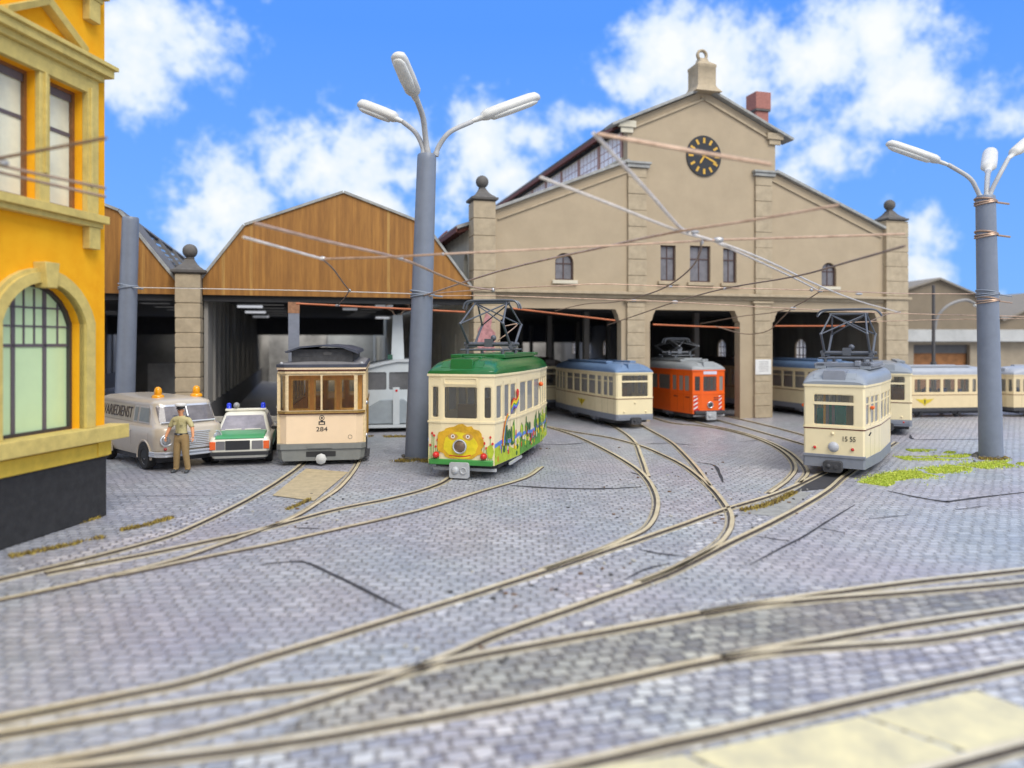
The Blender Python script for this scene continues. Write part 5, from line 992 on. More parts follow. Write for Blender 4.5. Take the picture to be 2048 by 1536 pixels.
MB().loft([[(x, y, z) for x, z in ((-1.0, .34), (1.0, .34), (1.0, .95), (.55, 1.25), (-.35, 1.22), (-1.0, .85))] for y in (-3.2, -2.605)]).build('front_hood', pm('mid blue grey paint', (.30, .34, .37), .45), wt_, smooth=False)
MB().box(.12, .38, -3.28, -3.205, .3, 1.75).build('marker_post', grey_w, wt_, bevel=.01); MB().slab(ell(.26, 1.62, .05, .05, 14), t=.02, M=frame((0, -3.285, 0), (1, 0, 0), (0, 0, 1))).build('red_mark', red_l, wt_, smooth=False)
MB().box(-1.1, 1.1, -3.3, 2.6, .18, .295).build('bumper', grey_w, wt_); MB().box(-.9, .9, -2.5, 2.5, .02, .175).build('underframe', under_m, wt_)
lamp(wt_, .98, -2.62, 1.05, .07, pm('cream lamp', (.7, .6, .3), .3), 'side_lamp', d=.06)
MB().loft([[(.36 + q * w_, -.8 + r_ * w_, z) for q, r_ in ((-1, -1), (1, -1), (1, 1), (-1, 1))] for w_, z in ((.27, 2.75), (.2, 4.65))]).build('tower_mast', grey_w, wt_, smooth=False)
MB().tube([(.26, -.8, 4.65), (.14, -.8, 4.82), (-.14, -.8, 4.98), (-.12, -.8, 5.08), (.36, -.8, 5.2), (.84, -.8, 5.1), (.86, -.8, 5.0), (.58, -.8, 4.82), (.46, -.8, 4.65)], .03, 7).build('bow_collector', copper, wt_)
MB().box(-.06, .14, -1.6, -1.3, 2.8, 3.0).build('roof_box', pm('dark green box', (.02, .08, .05), .5), wt_)

# --- old tram 284
peach = pm('peach tram paint', (0.84, 0.64, 0.425), 0.5, 0, .05, 2); ivory = pm('ivory window bar', (.72, .56, .32), .5, 0, .2, 12); wood_o = pm('varnished interior wood', (0.88, 0.46, 0.11), .5, 0, .35, 5, streak=4); navy = pm('dark navy roof', (.05, .056, .08), .6, 0, .3, 3); beam_g = pm('grey green beam', (.20, .205, .19), .55, 0, .15, 3); dred = pm('dark red brown trim', (.16, .045, .025), .5)
La = 8.6; loc, a = placed(643, 930, 760, La)
at = thing('old_tram', loc, a, 'old peach tram number 284 with clerestory roof and barred front windows', 'tram')
def old_tram():
    hl = La / 2; W = 1.2; cw = .97; cb = .18
    pts = [(-cw, -hl), (cw, -hl), (W, -hl + cb), (W, hl - cb), (cw, hl), (-cw, hl), (-W, hl - cb), (-W, -hl + cb)]
    ring = lambda off, z: [(x + math.copysign(off, x), y + math.copysign(off, y), z) for x, y in pts]
    n = len(pts); low = MB(); up = []
    for i in range(n):
        A, B = Vector(pts[i]), Vector(pts[(i + 1) % n]); ln = (B - A).length; M = frame((A.x, A.y, 0), (B.x - A.x, B.y - A.y, 0), (0, 0, 1))
        open_side = i in (2, 6); z1 = 1.5
        if open_side:
            low.slab([(1.35, .62), (ln - 1.35, .62), (ln - 1.35, z1), (1.35, z1)], t=.05, M=M)
        else: low.slab([(0, .62), (ln, .62), (ln, z1), (0, z1)], t=.05, M=M)
        if i in (0, 4): cells = [(.06, ln * .5 - .025), (ln * .5 + .025, ln - .06)]
        elif open_side: cells = [(1.5 + (ln - 3) / 5 * k + .05, 1.5 + (ln - 3) / 5 * (k + 1) - .05) for k in range(5)]
        else: cells = [(.05, ln - .05)]
        hs = [rrect(p, q, 1.56, 2.56, .03) for p, q in cells]
        out_ = [(0, 1.5), (ln, 1.5), (ln, 2.62), (0, 2.62)] if not open_side else [(1.35, 1.5), (ln - 1.35, 1.5), (ln - 1.35, 2.62), (1.35, 2.62)]
        up.append((M, out_, hs, open_side))
    low.build('lower_panel', peach, at, smooth=False)
    mb = MB()
    for M, o, hs, sd in up: mb.slab(o, hs, .045, M)
    for x in (-W, W):
        for y in (-hl + cb, -hl + cb + 1.2, hl - cb): mb.box(x - .04, x + .04, y - .035, y + .035, .62, 2.62)
    mb.build('window_posts', ivory, at, smooth=False)
    for M, o, hs, sd in up:
        for h in hs: MB().slab(h, t=.004, M=M @ Matrix.Translation((0, 0, -.02))).build('window', clear_g, at, smooth=False)
    def band(nm, z0, z1, off, m, ins=-.04): MB().loft([ring(ins, z0), ring(off, z0), ring(off, z1), ring(ins, z1)], caps=False).build(nm, m, at, smooth=False)
    band('waist_rail', 1.48, 1.545, .03, pm('dull gold rail', (.36, .22, .06), .5, 0, .4, 12)); band('waist_line', 1.45, 1.479, .012, dred)
    band('fascia', 2.62, 2.68, .03, ivory); band('fascia_line', 2.68, 2.73, .02, dred); band('fascia_top', 2.73, 2.79, .05, peach)
    mb = MB(); mb.loft([[(x * 1.05, y * 1.015, z) for x, y in pts] for z in (2.79, 2.875)]); o1 = mb.build('roof_edge', navy, at, smooth=False)
    rings = []
    for k in range(9):
        e = k / 8; y0 = hl * 1.015 - .0
        rings.append(e)
    r2 = []; 
    for y in [-hl * 1.012, -hl + .25, -hl + .7, hl - .7, hl - .25, hl * 1.012]:
        q = (hl * 1.012 - abs(y)); h = .07 + .06 * min(1, q / .7); w_ = 1.22 * (.76 if q < .01 else .93 if q < .3 else 1)
        r2.append([(w_ * math.cos(a_), y, 2.855 + h * math.sin(a_)) for a_ in [math.pi * i / 12 for i in range(13)]])
    MB().loft(r2).build('roof', pm('grey canvas roof', (.22, .215, .22), .7, 0, .2, 3), at, ang=50)
    MB().box(-.86, .86, -hl + .32, hl - .32, 2.9, 3.3).box(-.76, -.3, -hl + .31, -hl + .32, 3.10, 3.2).build('clerestory', pm('dark clerestory wall', (.06, .06, .065), .7, 0, .4, 8), at, smooth=False)
    mb = MB().slab([(-.08, 0), (.12, 0), (.16, .06), (.02, .1), (-.1, .07)], t=.01, M=frame((.12, -hl + .308, 3.14), (1, 0, 0), (0, 0, 1))); mb.build('clerestory_opening', black_in, at, smooth=False)
    sec = [(-1.04, 3.24), (-.6, 3.39), (0, 3.44), (.55, 3.40), (.98, 3.27), (1.02, 3.17), (.95, 3.20), (.55, 3.35), (0, 3.39), (-.6, 3.34), (-1.0, 3.20)]
    MB().loft([[(x, y, z) for x, z in sec] for y in (-hl + .12, hl - .12)]).build('clerestory_roof', navy, at, smooth=False)
    # platform and interior
    MB().loft([[(x * .97, y * .985, z) for x, y in pts] for z in (.62, .70)]).build('floor', floor_m, at, smooth=False); MB().loft([[(x * .96, y * .98, z) for x, y in pts] for z in (2.58, 2.615)]).build('ceiling', wood_o, at, smooth=False)
    for y in (-hl + 1.45, hl - 1.45):
        MB().slab([(-1.13, .7), (1.13, .7), (1.13, 2.57), (-1.13, 2.57)], [rrect(-.95, -.5, 1.5, 2.35, .03), rrect(-.28, .28, 1.4, 2.35, .03), rrect(.5, .95, 1.5, 2.35, .03)], .06, frame((0, y, 0), (1, 0, 0), (0, 0, 1))).build('saloon_partition', wood_o, at, smooth=False)
        mb = MB()
        for x0, x1, z0 in ((-.95, -.5, 1.5), (-.28, .28, 1.4), (.5, .95, 1.5)): mb.slab(rrect(x0 - .05, x1 + .05, z0 - .05, 2.4, .03), [rrect(x0, x1, z0, 2.35, .03)], .02, frame((0, y - .01, 0), (1, 0, 0), (0, 0, 1)))
        mb.build('partition_frame', pm('golden wood', (.92, .58, .16), .5, 0, .3, 8), at, smooth=False)
    for sx in (-1, 1): MB().box(sx * .8 - .25, sx * .8 + .25, -hl + 1.6, hl - 1.6, 1.0, 1.1).box(sx * 1.07 - .03, sx * 1.07 + .03, -hl + 1.6, hl - 1.6, 1.1, 1.5).build('bench', wood_o, at)
    # buffer beam, coupler, gear
    bp = [[(x * s_, y + dy, z) for x, y in pts] for s_, z, dy in ()]
    mb = MB(); yb = -hl
    mb.loft([[(-1.22 * a_, yb + .1, z), (-1.1 * a_, yb - .06, z), (1.1 * a_, yb - .06, z), (1.22 * a_, yb + .1, z), (1.2 * a_, yb + .9, z), (-1.2 * a_, yb + .9, z)] for a_, z in ((.94, .14), (.98, .2), (1, .45), (1.01, .46))])
    mb.loft([[(-1.24, yb + .06, z), (-1.12, yb - .1, z), (1.12, yb - .1, z), (1.24, yb + .06, z), (1.22, yb + .9, z), (-1.22, yb + .9, z)] for z in (.47, .615)]); mb.box(-.38, .3, yb - .14, yb - .101, .5, .6)
    mb.build('buffer_beam', beam_g, at, smooth=False)
    MB().slab(rrect(-.42, .40, .25, .4, .02), t=.02, M=frame((0, yb - .066, 0), (1, 0, 0), (0, 0, 1))).build('coupler_slot', rubber, at, smooth=False); coupler(at, yb - .1, .2, pm('pale coupler', (.55, .55, .52), .5), 'round')
    MB().box(-.9, .9, -hl + .9, hl - .9, .2, .6).build('underframe', under_m, at)
    for y in (-1.5, 1.5):
        for sx in (-1, 1): MB().lathe([(.02, -.06), (.3, -.06), (.31, .02), (.36, .05), (.36, .07), (.03, .07)], 20, M=Matrix.Translation((sx * .72, y, .36)) @ Matrix.Rotation(R(90) * -sx, 4, 'Y')).build('wheel', under_m, at)
    for sx in (-.85, .85): MB().box(sx - .06, sx + .06, -hl + .2, -hl + .5, .06, .2).build('life_guard', under_m, at)
    F = frame((0, -hl - .008, 0), (1, 0, 0), (0, 0, 1)); ink = pm('black lettering', (.02, .02, .02), .5)
    text_mesh('284', .175, F @ Matrix.Translation((.01, 1.02, 0)), ink, 'number', at, sx=1.25)
    mb = MB().slab(ell(.01, 1.345, .075, .075, 24), [ell(.01, 1.345, .058, .058, 24)], .006, F); mb.slab(ell(.01, 1.345, .03, .03, 16), t=.006, M=F); mb.slab([(-.08, 1.15), (.10, 1.15), (.10, 1.25), (-.08, 1.25)], [[(-.05, 1.17), (.07, 1.17), (.07, 1.22), (-.05, 1.22)]], .006, F)
    mb.slab([(-.03, 1.25), (.05, 1.25), (.03, 1.28), (-.01, 1.28)], t=.006, M=F); mb.build('crest', ink, at, smooth=False)
    mb = MB().slab(ell(.86, .79, .06, .06, 24), [ell(.86, .79, .052, .052, 24)], .006, F @ Matrix.Translation((-.06, 0, 0))); mb.build('lamp_socket_ring', ink, at, smooth=False)
    for x, y in ((1.25, -hl + .42), (1.25, -hl + 1.45)): MB().tube([(x, y, .75), (x + .03, y, .8), (x + .03, y, 1.75), (x, y, 1.8)], .022, 8).build('grab_rail', pm('brass rail', (.5, .3, .08), .35, .5), at)
    for z in (1.75, .8): MB().ball((1.25, -hl + .3, z), .06, 10).build('rail_knob', chrome, at)
    MB().ball((-1.27, -hl + .35, 1.65), .035, 8).build('rail_knob', chrome, at)
    MB().box(1.15, 1.34, -hl + .35, -hl + 1.5, .16, .24).box(1.22, 1.26, -hl + .4, -hl + .45, .24, .62).box(1.22, 1.26, -hl + 1.38, -hl + 1.43, .24, .62).build('boarding_step', under_m, at)
    for sx in (-1, 1): MB().ball((sx * 1.12, -hl + .15, 2.9), .05, 8).build('signal_bracket', light_grey, at)
old_tram()
# ------------------------------------------------------------------ van, police car, policeman
def car_body(mb, levels, mi=0, n=7):          # stacked rounded plan outlines: (z, y front, y rear, half width, corner radius front, rear)
    rings = []
    for z, y0, y1, w, rf_, rr in levels:
        p = []
        for cx, cy, r, a in ((w - rf_, y0 + rf_, rf_, -90), (w - rr, y1 - rr, rr, 0), (-w + rr, y1 - rr, rr, 90), (-w + rf_, y0 + rf_, rf_, 180)):
            for k in range(n + 1): t = R(a + 90 * k / n); p.append((cx + r * math.cos(t), cy + r * math.sin(t), z))
        rings.append(p)
    mb.loft(rings, mi); return rings
def lev(levels, z):
    for a, b in zip(levels, levels[1:]):
        if a[0] <= z <= b[0]: t = (z - a[0]) / max(1e-6, b[0] - a[0]); return [p + (q - p) * t for p, q in zip(a, b)]
    return levels[-1]
def side_patch(levels, side, y0, y1, z0, z1, off, slant=0, nz=4, slant2=0):
    vs_, fs = [], []
    for i in range(nz + 1):
        z = z0 + (z1 - z0) * i / nz; l = lev(levels, z); k = i / nz
        for y in (y0 + slant * k, y1 + slant2 * k): vs_.append((side * (l[3] + off), y, z))
    for i in range(nz): fs.append((2 * i, 2 * i + 1, 2 * i + 3, 2 * i + 2) if side > 0 else (2 * i, 2 * i + 2, 2 * i + 3, 2 * i + 1))
    return vs_, fs
def front_patch(levels, x0, x1, z0, z1, off, nz=5, nx=14, rear=False, inset=0.0):
    vs_, fs = [], []
    for i in range(nz + 1):
        z = z0 + (z1 - z0) * i / nz; l = lev(levels, z); w = l[3]; r = l[5] if rear else l[4]; sc = (w / levels[0][3]) if inset else 1
        for j in range(nx + 1):
            x = (x0 + (x1 - x0) * j / nx) * sc; ax = max(0, abs(x) - (w - r)); dy = r - math.sqrt(max(0, r * r - min(ax, r * .999) ** 2))
            vs_.append((x, (l[2] - dy + off) if rear else (l[1] + dy - off), z))
    for i in range(nz):
        for j in range(nx): a = i * (nx + 1) + j; fs.append((a, a + 1, a + nx + 2, a + nx + 1))
    return vs_, fs
def wheel(par, x, y, r, w, tyre_m, hub_m, name='wheel'):
    s = 1 if x > 0 else -1; M = Matrix.Translation((x, y, r)) @ Matrix.Rotation(R(90) * s, 4, 'Y')
    o = MB().lathe([(r * .6, -w / 2), (r * .93, -w / 2), (r, -w * .36), (r, w * .36), (r * .93, w / 2), (r * .64, w / 2), (r * .6, w * .36)], 28, M=M).build(name, tyre_m, par, ang=30)
    MB().lathe([(.01, w * .40), (r * .2, w * .40), (r * .24, w * .3), (r * .5, w * .26), (r * .6, w * .38), (r * .63, w * .38), (r * .63, -w * .3), (.01, -w * .3)], 24, M=M).build('rim', hub_m, o, ang=30); return o
tyre = pm('tyre rubber', (.022, .022, .022), .8, 0, .3, 20); hub = pm('grey wheel rim', (.25, .25, .26), .4, .3)
# --- grey breakdown van, local front is -y
va = R(48); vloc = P(300, 685, 21) ; vloc.z = 0
vh = Vector((math.sin(va), -math.cos(va), 0))
van_g = pm('silver grey van paint', (0.52, 0.455, 0.365), 0.22, 0.1, .05, 2); sglass = pm('dim olive side glass', (.13, .115, .06), .12, 0, .3, 3); vglass = pm('hazy van glass', (.20, .185, .19), .1, 0, .45, 2.2); silver = pm('bright silver trim', (.62, .64, .68), .25, .35, .05); amber = pm('amber beacon', (.85, .36, .01), .12, 0, .2, 12)
van = thing('breakdown_van', G(360, 938) - vh * 2.2 + Vector((.24, .15, 0)), va, 'silver grey breakdown van with two amber beacons and lettering along its side', 'van')
VL = [(.36, -2.2, 2.25, .90, .34, .2), (.5, -2.26, 2.3, .955, .36, .22), (.9, -2.3, 2.32, .97, .38, .24), (1.12, -2.29, 2.32, .965, .38, .24), (1.2, -2.22, 2.3, .93, .34, .24), (1.215, -2.08, 2.29, .905, .3, .24), (1.74, -1.82, 2.22, .83, .26, .24), (1.80, -1.79, 2.20, .84, .26, .24), (1.84, -1.76, 2.18, .82, .26, .24), (1.91, -1.58, 2.0, .68, .26, .24), (1.94, -1.3, 1.7, .45, .25, .24), (1.95, -.9, 1.2, .2, .15, .15)]
mb = MB(); car_body(mb, VL); mb.build('body', van_g, van, ang=60)
def patchobj(name, vf, mat, par): return MB().add(*vf).build(name, mat, par, ang=60)
for s in (-1, 1):
    for y0, y1, sl, s2, nm in ((-1.62, -.95, .10, 0, 'side_window'), (-.82, -.6, 0, 0, 'side_window')):
        f = patchobj('window_frame', side_patch(VL, s, y0 - .05, y1 + .05, 1.26, 1.72, .006, sl), van_g, van); patchobj(nm, side_patch(VL, s, y0, y1, 1.30, 1.68, .012, sl * .8, 4, s2), sglass, f)
    patchobj('lettering_panel', side_patch(VL, s, -.5, 2.02, 1.26, 1.72, .006), pm('beige sign panel', (.42, .36, .25), .4, 0, .08), van)
    l0, l1 = lev(VL, 1.28), lev(VL, 1.70); up = Vector((s * (l1[3] - l0[3]), 0, .42)); M = frame((s * ((l0[3] + l1[3]) / 2 + .016), -.44, 1.49), (0, s, 0), up)
    text_mesh('HAVARIEDIENST', .45, M, pm('dark brown lettering', (.05, .03, .02), .5), 'lettering', van, .003, sx=.80, align='RIGHT' if s < 0 else 'LEFT')
    MB().tube([(s * .975, -.5, 1.02), (s * 1.0, -.45, 1.02), (s * 1.0, -.3, 1.02)], .018, 6).build('door_handle', silver, van)
    mb = MB()
    for y in (-.55, -1.72): mb.add(*side_patch(VL, s, y, y + .012, .45, 1.2, .003))
    mb.build('door_gap', under_m, van, smooth=False)
    for y in (-1.45, 1.28):
        mb = MB(); arc = [(.44 * math.cos(t), .44 * math.sin(t)) for t in [R(-8 + 196 * k / 20) for k in range(21)]]
        mb.slab([(a_ * .92, b_ * .92) for a_, b_ in arc], t=.25, M=frame((s * .972, y, .36), (0, s, 0), (0, 0, 1)), mi=1); mb.tube([(s * .965, y + a_, .36 + b_) for a_, b_ in arc], .03, 6); mb.build('wheel_arch', [van_g, rubber], van, ang=50)
        wheel(van, s * .87, y, .345, .24, tyre, hub)
patchobj('windscreen_frame', front_patch(VL, -.86, .86, 1.27, 1.77, .006), silver, van); patchobj('windscreen', front_patch(VL, -.78, .78, 1.32, 1.72, .014), vglass, van)
MB().tube(catmull([(-.75, -2.06, 1.30), (0, -2.1, 1.30), (.75, -2.06, 1.30)], 6), .022, 6).tube([(0, -2.08, 1.31), (0, -1.86, 1.74)], .02, 6).build('windscreen_seal', silver, van)
for s in (-1, 1):
    lamp(van, s * .70, -2.25, .84, .135, pm('van headlamp', (.38, .40, .42), .15, .3), 'headlight', rim=silver, d=.06); lamp(van, s * .72, -2.24, .60, .045, pm('dull red indicator', (.45, .06, .06), .3), 'indicator', d=.04)
mb = MB()
for i in range(8): mb.box(-.45 + .0 * i, .45, -2.335, -2.3, .62 + .05 * i, .645 + .05 * i)
mb.build('grille', silver, van, smooth=False); mb = MB()
for x0, x1, y0, y1, z0, z1 in ((-.5, .5, -2.33, -2.3, .585, .61), (-.5, .5, -2.33, -2.3, 1.02, 1.045)): mb.box(x0, x1, y0, y1, z0, z1)
mb.build('grille_frame', silver, van); MB().slab(ell(0, .8, .08, .08, 20), t=.02, M=frame((0, -2.345, 0), (1, 0, 0), (0, 0, 1))).build('badge', chrome, van)
def bump(z0, z1, off): return [[(x * (1 + .0), y, z) for x, y in ((-1.03, -1.9), (-1.0, -2.2), (-.8, -2.42 - off), (0, -2.46 - off), (.8, -2.42 - off), (1.0, -2.2), (1.03, -1.9), (.97, -1.9), (.93, -2.17), (.78, -2.34), (0, -2.38), (-.78, -2.34), (-.93, -2.17), (-.97, -1.9))] for z in (z0, z1)]
MB().loft(bump(.40, .455, 0)).loft(bump(.456, .49, -.03)).loft(bump(.491, .54, 0)).build('bumper', pm('silver bumper', (.50, .52, .56), .25, .3, .05), van, bevel=.012, smooth=False)
MB().box(-.8, .8, -1.9, 2.1, .2, .36).build('underframe', under_m, van)
for x, y in ((-.42, -1.05), (.62, -1.2)):
    o = MB().lathe([(.17, 0), (.165, .06), (.13, .09), (.1, .1)], 20, c=(x, y, 1.92)).build('beacon_base', amber, van, ang=50); MB().lathe([(.095, .1), (.105, .12), (.105, .2), (.09, .27), (.05, .31), (.001, .32)], 20, c=(x, y, 1.92)).build('beacon_dome', amber, o, ang=60)
# --- green white police car
pa = heading(480, 640); pf = G(479, 932); pback = Vector((-math.sin(pa), math.cos(pa), 0))
pcar = thing('police_car', pf + pback * 2.05, pa, 'green and white police car with two blue lights on its roof', 'police car')
white_c = pm('ivory white car paint', (.74, .72, .62), .25, 0, .04); green_c = pm('police green paint', (.06, .33, .13), .28, 0, .08); pgl = pm('reflecting car glass', (.30, .28, .31), .06, 0, .4, 1.8); blue_l = pm('blue beacon', (.015, .05, .70), .12)
PL = [(.22, -1.98, 2.0, .74, .14, .14), (.34, -2.04, 2.05, .80, .14, .14), (.6, -2.05, 2.07, .825, .13, .14), (.72, -2.03, 2.06, .815, .12, .14), (.80, -1.98, 2.0, .77, .1, .14), (.83, -1.6, 1.85, .72, .1, .14), (.86, -.9, 1.6, .70, .1, .14)]
CL = [(.80, -1.0, 1.45, .755, .16, .2), (.88, -.93, 1.42, .745, .16, .2), (1.28, -.42, 1.02, .61, .14, .16), (1.34, -.32, .94, .585, .14, .16), (1.38, -.18, .8, .52, .12, .12), (1.395, .0, .6, .35, .1, .1)]
mb = MB(); car_body(mb, PL); car_body(mb, CL); mb.build('body', white_c, pcar, ang=45)
mb = MB(); mb.loft([[(x, y, z) for x, z in ((-.66 * q, zz), (.66 * q, zz), (.64 * q, zz + .018), (-.64 * q, zz + .018))] for y, zz, q in ((-2.02, .772, 1), (-1.9, .815, 1.01), (-1.5, .85, 1.02), (-1.0, .882, 1.03))]); mb.build('bonnet', green_c, pcar, ang=30)
for s in (-1, 1):
    patchobj('door_panel', side_patch(PL, s, -.85, 1.0, .36, .72, .006), green_c, pcar)
    f = None
    for y0, y1, a0, a1 in ((-.72, -.02, .42, .04), (.06, .8, 0, -.1)): patchobj('side_window', side_patch(CL, s, y0, y1, .90, 1.27, .008, a0, 4, a1), pgl, pcar)
    for y in (-1.28, 1.22):
        mb = MB(); arc = [(.34 * math.cos(t), .34 * math.sin(t)) for t in [R(-5 + 190 * k / 18) for k in range(19)]]; mb.slab(arc, t=.2, M=frame((s * .828, y, .3), (0, s, 0), (0, 0, 1))); mb.build('wheel_arch', rubber, pcar, smooth=False); wheel(pcar, s * .745, y, .285, .19, tyre, hub)
    MB().ball((s * .86, -.75, .93), .07, 10, 0, (1.3, .6, .8)).build('wing_mirror', rubber, pcar)
    o = MB().lathe([(.075, 0), (.075, .03), (.07, .035), (.07, .13), (.05, .165), (.001, .175)], 18, c=(s * .50, -.05, 1.47)).build('blue_light', blue_l, pcar, ang=50)
patchobj('windscreen', front_patch(CL, -.66, .66, .90, 1.29, .010, nx=10, inset=1), pgl, pcar); patchobj('rear_window', front_patch(CL, -.62, .62, .90, 1.26, .010, nx=10, rear=True, inset=1), pgl, pcar)
MB().tube([(-.5, -1.0, .925), (-.05, -.98, .93)], .014, 5).tube([(.05, -1.0, .925), (.5, -.98, .93)], .014, 5).build('wiper', white_c, pcar)
MB().box(-.60, .60, -.16, .06, 1.395, 1.47).build('roof_bar', white_c, pcar, bevel=.02); MB().lathe([(.02, .16), (.03, .04), (.05, .02), (.09, -.05), (.095, -.06), (.07, -.05), (.03, .0)], 18, M=frame((-.28, -.12, 1.56), (1, 0, 0), (0, 0, 1))).build('loudspeaker', pm('grey horn', (.3, .3, .3), .4), pcar, ang=50)
blk = pm('black plastic', (.02, .02, .022), .45); fp = frame((0, -2.058, 0), (1, 0, 0), (0, 0, 1))
MB().slab(rrect(-.38, .28, .46, .72, .01), t=.02, M=fp).build('grille', blk, pcar, smooth=False)
for s in (-1, 1): MB().slab(rrect(*(sorted((s * .36 - .03, s * .63))), .47, .71, .015), t=.02, M=fp).build('headlight', pm('grey headlight glass', (.16, .155, .16), .1), pcar); MB().box(*sorted((s * .64, s * .80)), -2.06, -1.98, .47, .70).build('indicator', pm('orange red indicator', (.75, .12, .02), .2), pcar, bevel=.01)
MB().loft([[(x, y, z) for x, y in ((-.84, -1.7), (-.84, -2.0), (-.78, -2.1), (.78, -2.1), (.84, -2.0), (.84, -1.7), (.8, -1.7), (.8, -1.95), (-.8, -1.95), (-.8, -1.7))] for z in (.30, .41)]).build('bumper', blk, pcar, bevel=.015, smooth=False); MB().box(-.7, .7, -1.9, 1.95, .16, .24).build('underframe', under_m, pcar)
# --- policeman
ppos = G(362, 945); person = None
skin_m = pm('skin', (.72, .33, .16), .5, 0, .08, 8); shirt_m = pm('tan olive shirt', (.50, .44, .22), .85, 0, .1, 12, .2, 60); trous_m = pm('brown trousers', (.30, .20, .085), .85, 0, .12, 12, .2, 60); shoe_m = pm('dark grey shoe', (.06, .065, .07), .5)
def policeman():
    V = [(0,0,.98),(0,.01,1.1),(0,.01,1.30),(0,.02,1.43),(0,.01,1.51),(0,-.005,1.58),(0,-.02,1.66),(0,-.01,1.735)]
    Rr = [(.165,.115),(.145,.10),(.18,.12),(.15,.10),(.062,.06),(.06,.06),(.082,.098),(.074,.085)]
    E = [(i, i + 1) for i in range(7)]
    def chain(root, pts, rad):
        p = root
        for q, r in zip(pts, rad): V.append(q); Rr.append((r, r)); E.append((p, len(V) - 1)); p = len(V) - 1
        return p
    hands = []
    for s in (-1, 1):
        k = 1 if s > 0 else 0
        hands.append(chain(3, [(s*.20,.02,1.43),(s*.32,.02 - .02*k,1.22),(s*.385 - .01*k,-.06,1.0),(s*.38,-.085,.94)], [.072,.052,.036,.034]))
        chain(0, [(s*.095 + .02,.0,.90),(s*.125 + .02,-.02,.52),(s*.15 + .03*k,.03,.10),(s*.16 + .03*k,-.02,.05),(s*.18 + .04*k,-.17,.04)], [.105,.075,.058,.045,.036])
    me = bpy.data.meshes.new('person'); me.from_pydata(V, E, []); o = bpy.data.objects.new('tmp', me); COL.objects.link(o)
    sk = o.modifiers.new('s', 'SKIN'); sk.use_smooth_shade = True
    for i, d in enumerate(me.skin_vertices[0].data): d.radius = Rr[i]; d.use_root = (i == 0)
    o.modifiers.new('u', 'SUBSURF').levels = 2
    body = bpy.data.meshes.new_from_object(o.evaluated_get(bpy.context.evaluated_depsgraph_get())); bpy.data.objects.remove(o)
    fm = MB()                                        # palms end in four bent fingers and a thumb; face details on the same mesh
    for s in (-1, 1):
        for j, l in enumerate((.078, .09, .085, .066)):
            x = s * .38; y = -.125 + .022 * j; fm.tube([(x, y + .01, .925), (x + s * .012, y - .004, .925 - l * .45), (x + s * .004, y - .008, .925 - l * .8), (x - s * .018, y - .006, .925 - l)], [.0105, .0095, .0088, .0065], 7)
        fm.tube([(s * .375, -.11, .96), (s * .36, -.145, .935), (s * .355, -.16, .90)], [.013, .011, .008], 7)
        fm.ball((s * .086, -.01, 1.665), .026, 8, 0, (.4, .8, 1.2))
    fm.loft([[(x * q, y, z) for x, z in ((-.016, 1.655), (.016, 1.655), (.009, 1.70), (-.009, 1.70))] for y, q in ((-.095, 1.1), (-.128, .6))])
    bm = bmesh.new(); bm.from_mesh(body); tmp = bpy.data.meshes.new('f'); tmp.from_pydata(fm.v, [], fm.f); bm.from_mesh(tmp); bpy.data.meshes.remove(tmp); bmesh.ops.recalc_face_normals(bm, faces=bm.faces); bm.to_mesh(body); bm.free()
    body.materials.clear(); body.materials.append(skin_m); body.polygons.foreach_set('use_smooth', [True] * len(body.polygons)); body.polygons.foreach_set('material_index', [0] * len(body.polygons))
    body.update(); p = bpy.data.objects.new('person', body); COL.objects.link(p); p.location = ppos; p.rotation_euler = (0, 0, R(-6))
    tag(p, 'policeman in peaked cap, tan shirt and brown trousers standing in front of the grey van', 'person')
    nv = [v.normal.copy() for v in body.vertices]
    def cloth(name, mat, keep, off):
        idx = {}; vs_, fs = [], []
        for f in body.polygons:
            if not all(keep(body.vertices[i].co) for i in f.vertices): continue
            q = []
            for i in f.vertices:
                if i not in idx: idx[i] = len(vs_); vs_.append(body.vertices[i].co + nv[i] * off)
                q.append(idx[i])
            fs.append(q)
        me = bpy.data.meshes.new(name); me.from_pydata([tuple(v) for v in vs_], [], fs); me.materials.append(mat); me.polygons.foreach_set('use_smooth', [True] * len(fs)); ob = bpy.data.objects.new(name, me); COL.objects.link(ob); ob.parent = p
        so = ob.modifiers.new('thick', 'SOLIDIFY'); so.thickness = .008; so.offset = -1; return ob
    cloth('shirt', shirt_m, lambda c: (abs(c.x) < .23 and 1.02 < c.z < 1.53) or (abs(c.x) >= .17 and 1.22 < c.z < 1.53), .014)
    cloth('trousers', trous_m, lambda c: c.z < 1.05 and c.z > .07 and abs(c.x) < .27 and not (c.z > .85 and abs(c.x) > .25) and not (c.z < .1 and c.y < -.06), .02)
    for s in (-1, 1): cloth('shoe', shoe_m, lambda c: c.z < .105 and c.x * s > 0, .012)
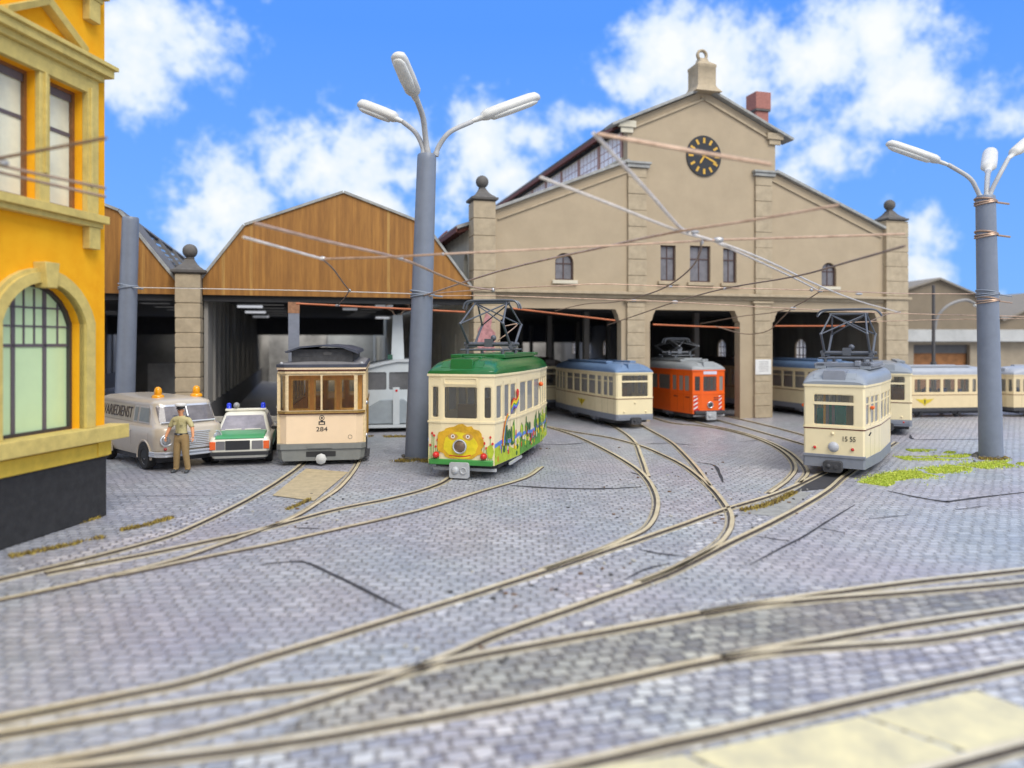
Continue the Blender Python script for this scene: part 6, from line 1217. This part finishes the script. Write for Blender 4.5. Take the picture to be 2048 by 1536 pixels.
    MB().loft([[(.172 * q * math.cos(t), .005 + .125 * q * math.sin(t), z) for t in [2 * math.pi * i / 28 for i in range(28)]] for z, q in ((1.02, 1.02), (1.025, 1.06), (1.06, 1.04), (1.065, 1.0))]).build('belt', blk, p, ang=50); MB().box(-.03, .03, -.14, -.125, 1.02, 1.066).build('buckle', chrome, p)
    cap = MB().lathe([(.10, 1.735), (.108, 1.75), (.108, 1.775)], 24, c=(0, -.01, 0)).lathe([(.108, 1.776), (.15, 1.81), (.145, 1.845), (.10, 1.865), (.001, 1.87)], 24, mi=1, c=(0, -.015, .0)); cap.loft([[(.1 * math.cos(t), -.01 + (.105 + d) * math.sin(t), 1.742 - e) for t in [R(200 + 140 * i / 12) for i in range(13)]] + [(.1 * math.cos(t), -.01 + (.10 + d) * math.sin(t), 1.735 - e) for t in [R(340 - 140 * i / 12) for i in range(13)]] for d, e in ((0, 0), (.06, .02))])
    cap.build('cap', [blk, pm('pale grey cap', (.72, .70, .66), .7)], p, ang=50)
    MB().lathe([(.088, 1.62), (.1, 1.68), (.101, 1.738)], 20, c=(0, .008, 0)).build('hair', pm('dark hair', (.05, .03, .02), .8), p, ang=50) if False else None
    for s in (-1, 1):
        MB().ball((s * .032, -.108, 1.69), .011, 8).build('eye', blk, p); MB().box(s * .19 - .045, s * .19 + .045, -.03, .06, 1.515, 1.53).build('epaulette', pm('slate epaulette', (.10, .12, .18), .7), p)
        MB().box(s * .09 - .04, s * .09 + .04, -.158, -.135, 1.29, 1.36).build('breast_pocket', shirt_m, p, bevel=.006)
    MB().box(-.025, .025, -.113, -.10, 1.622, 1.628).build('mouth', pm('lip', (.35, .1, .07), .5), p)
    MB().box(-.0075, .0075, -.155, -.13, 1.08, 1.44).build('button_strip', pm('shirt seam', (.34, .30, .13), .8), p)
    return p
policeman()
base_p = thing('ground_patch', ppos, 0); bpy.data.objects.remove(base_p)
# low rail behind the police car
fb = thing('barrier', G(430, 878), R(4), 'low pale wooden barrier behind the police car', 'barrier')
MB().box(-.5, 2.6, -.04, .04, .62, .82).build('board', pm('weathered pale board', (.40, .38, .33), .8, 0, .3, 6), fb, bevel=.01)
for x in (-.4, 1.0, 2.45): MB().box(x - .06, x + .06, .042, .14, 0, .84).build('post', pm('dark barrier post', (.10, .10, .09), .8), fb)
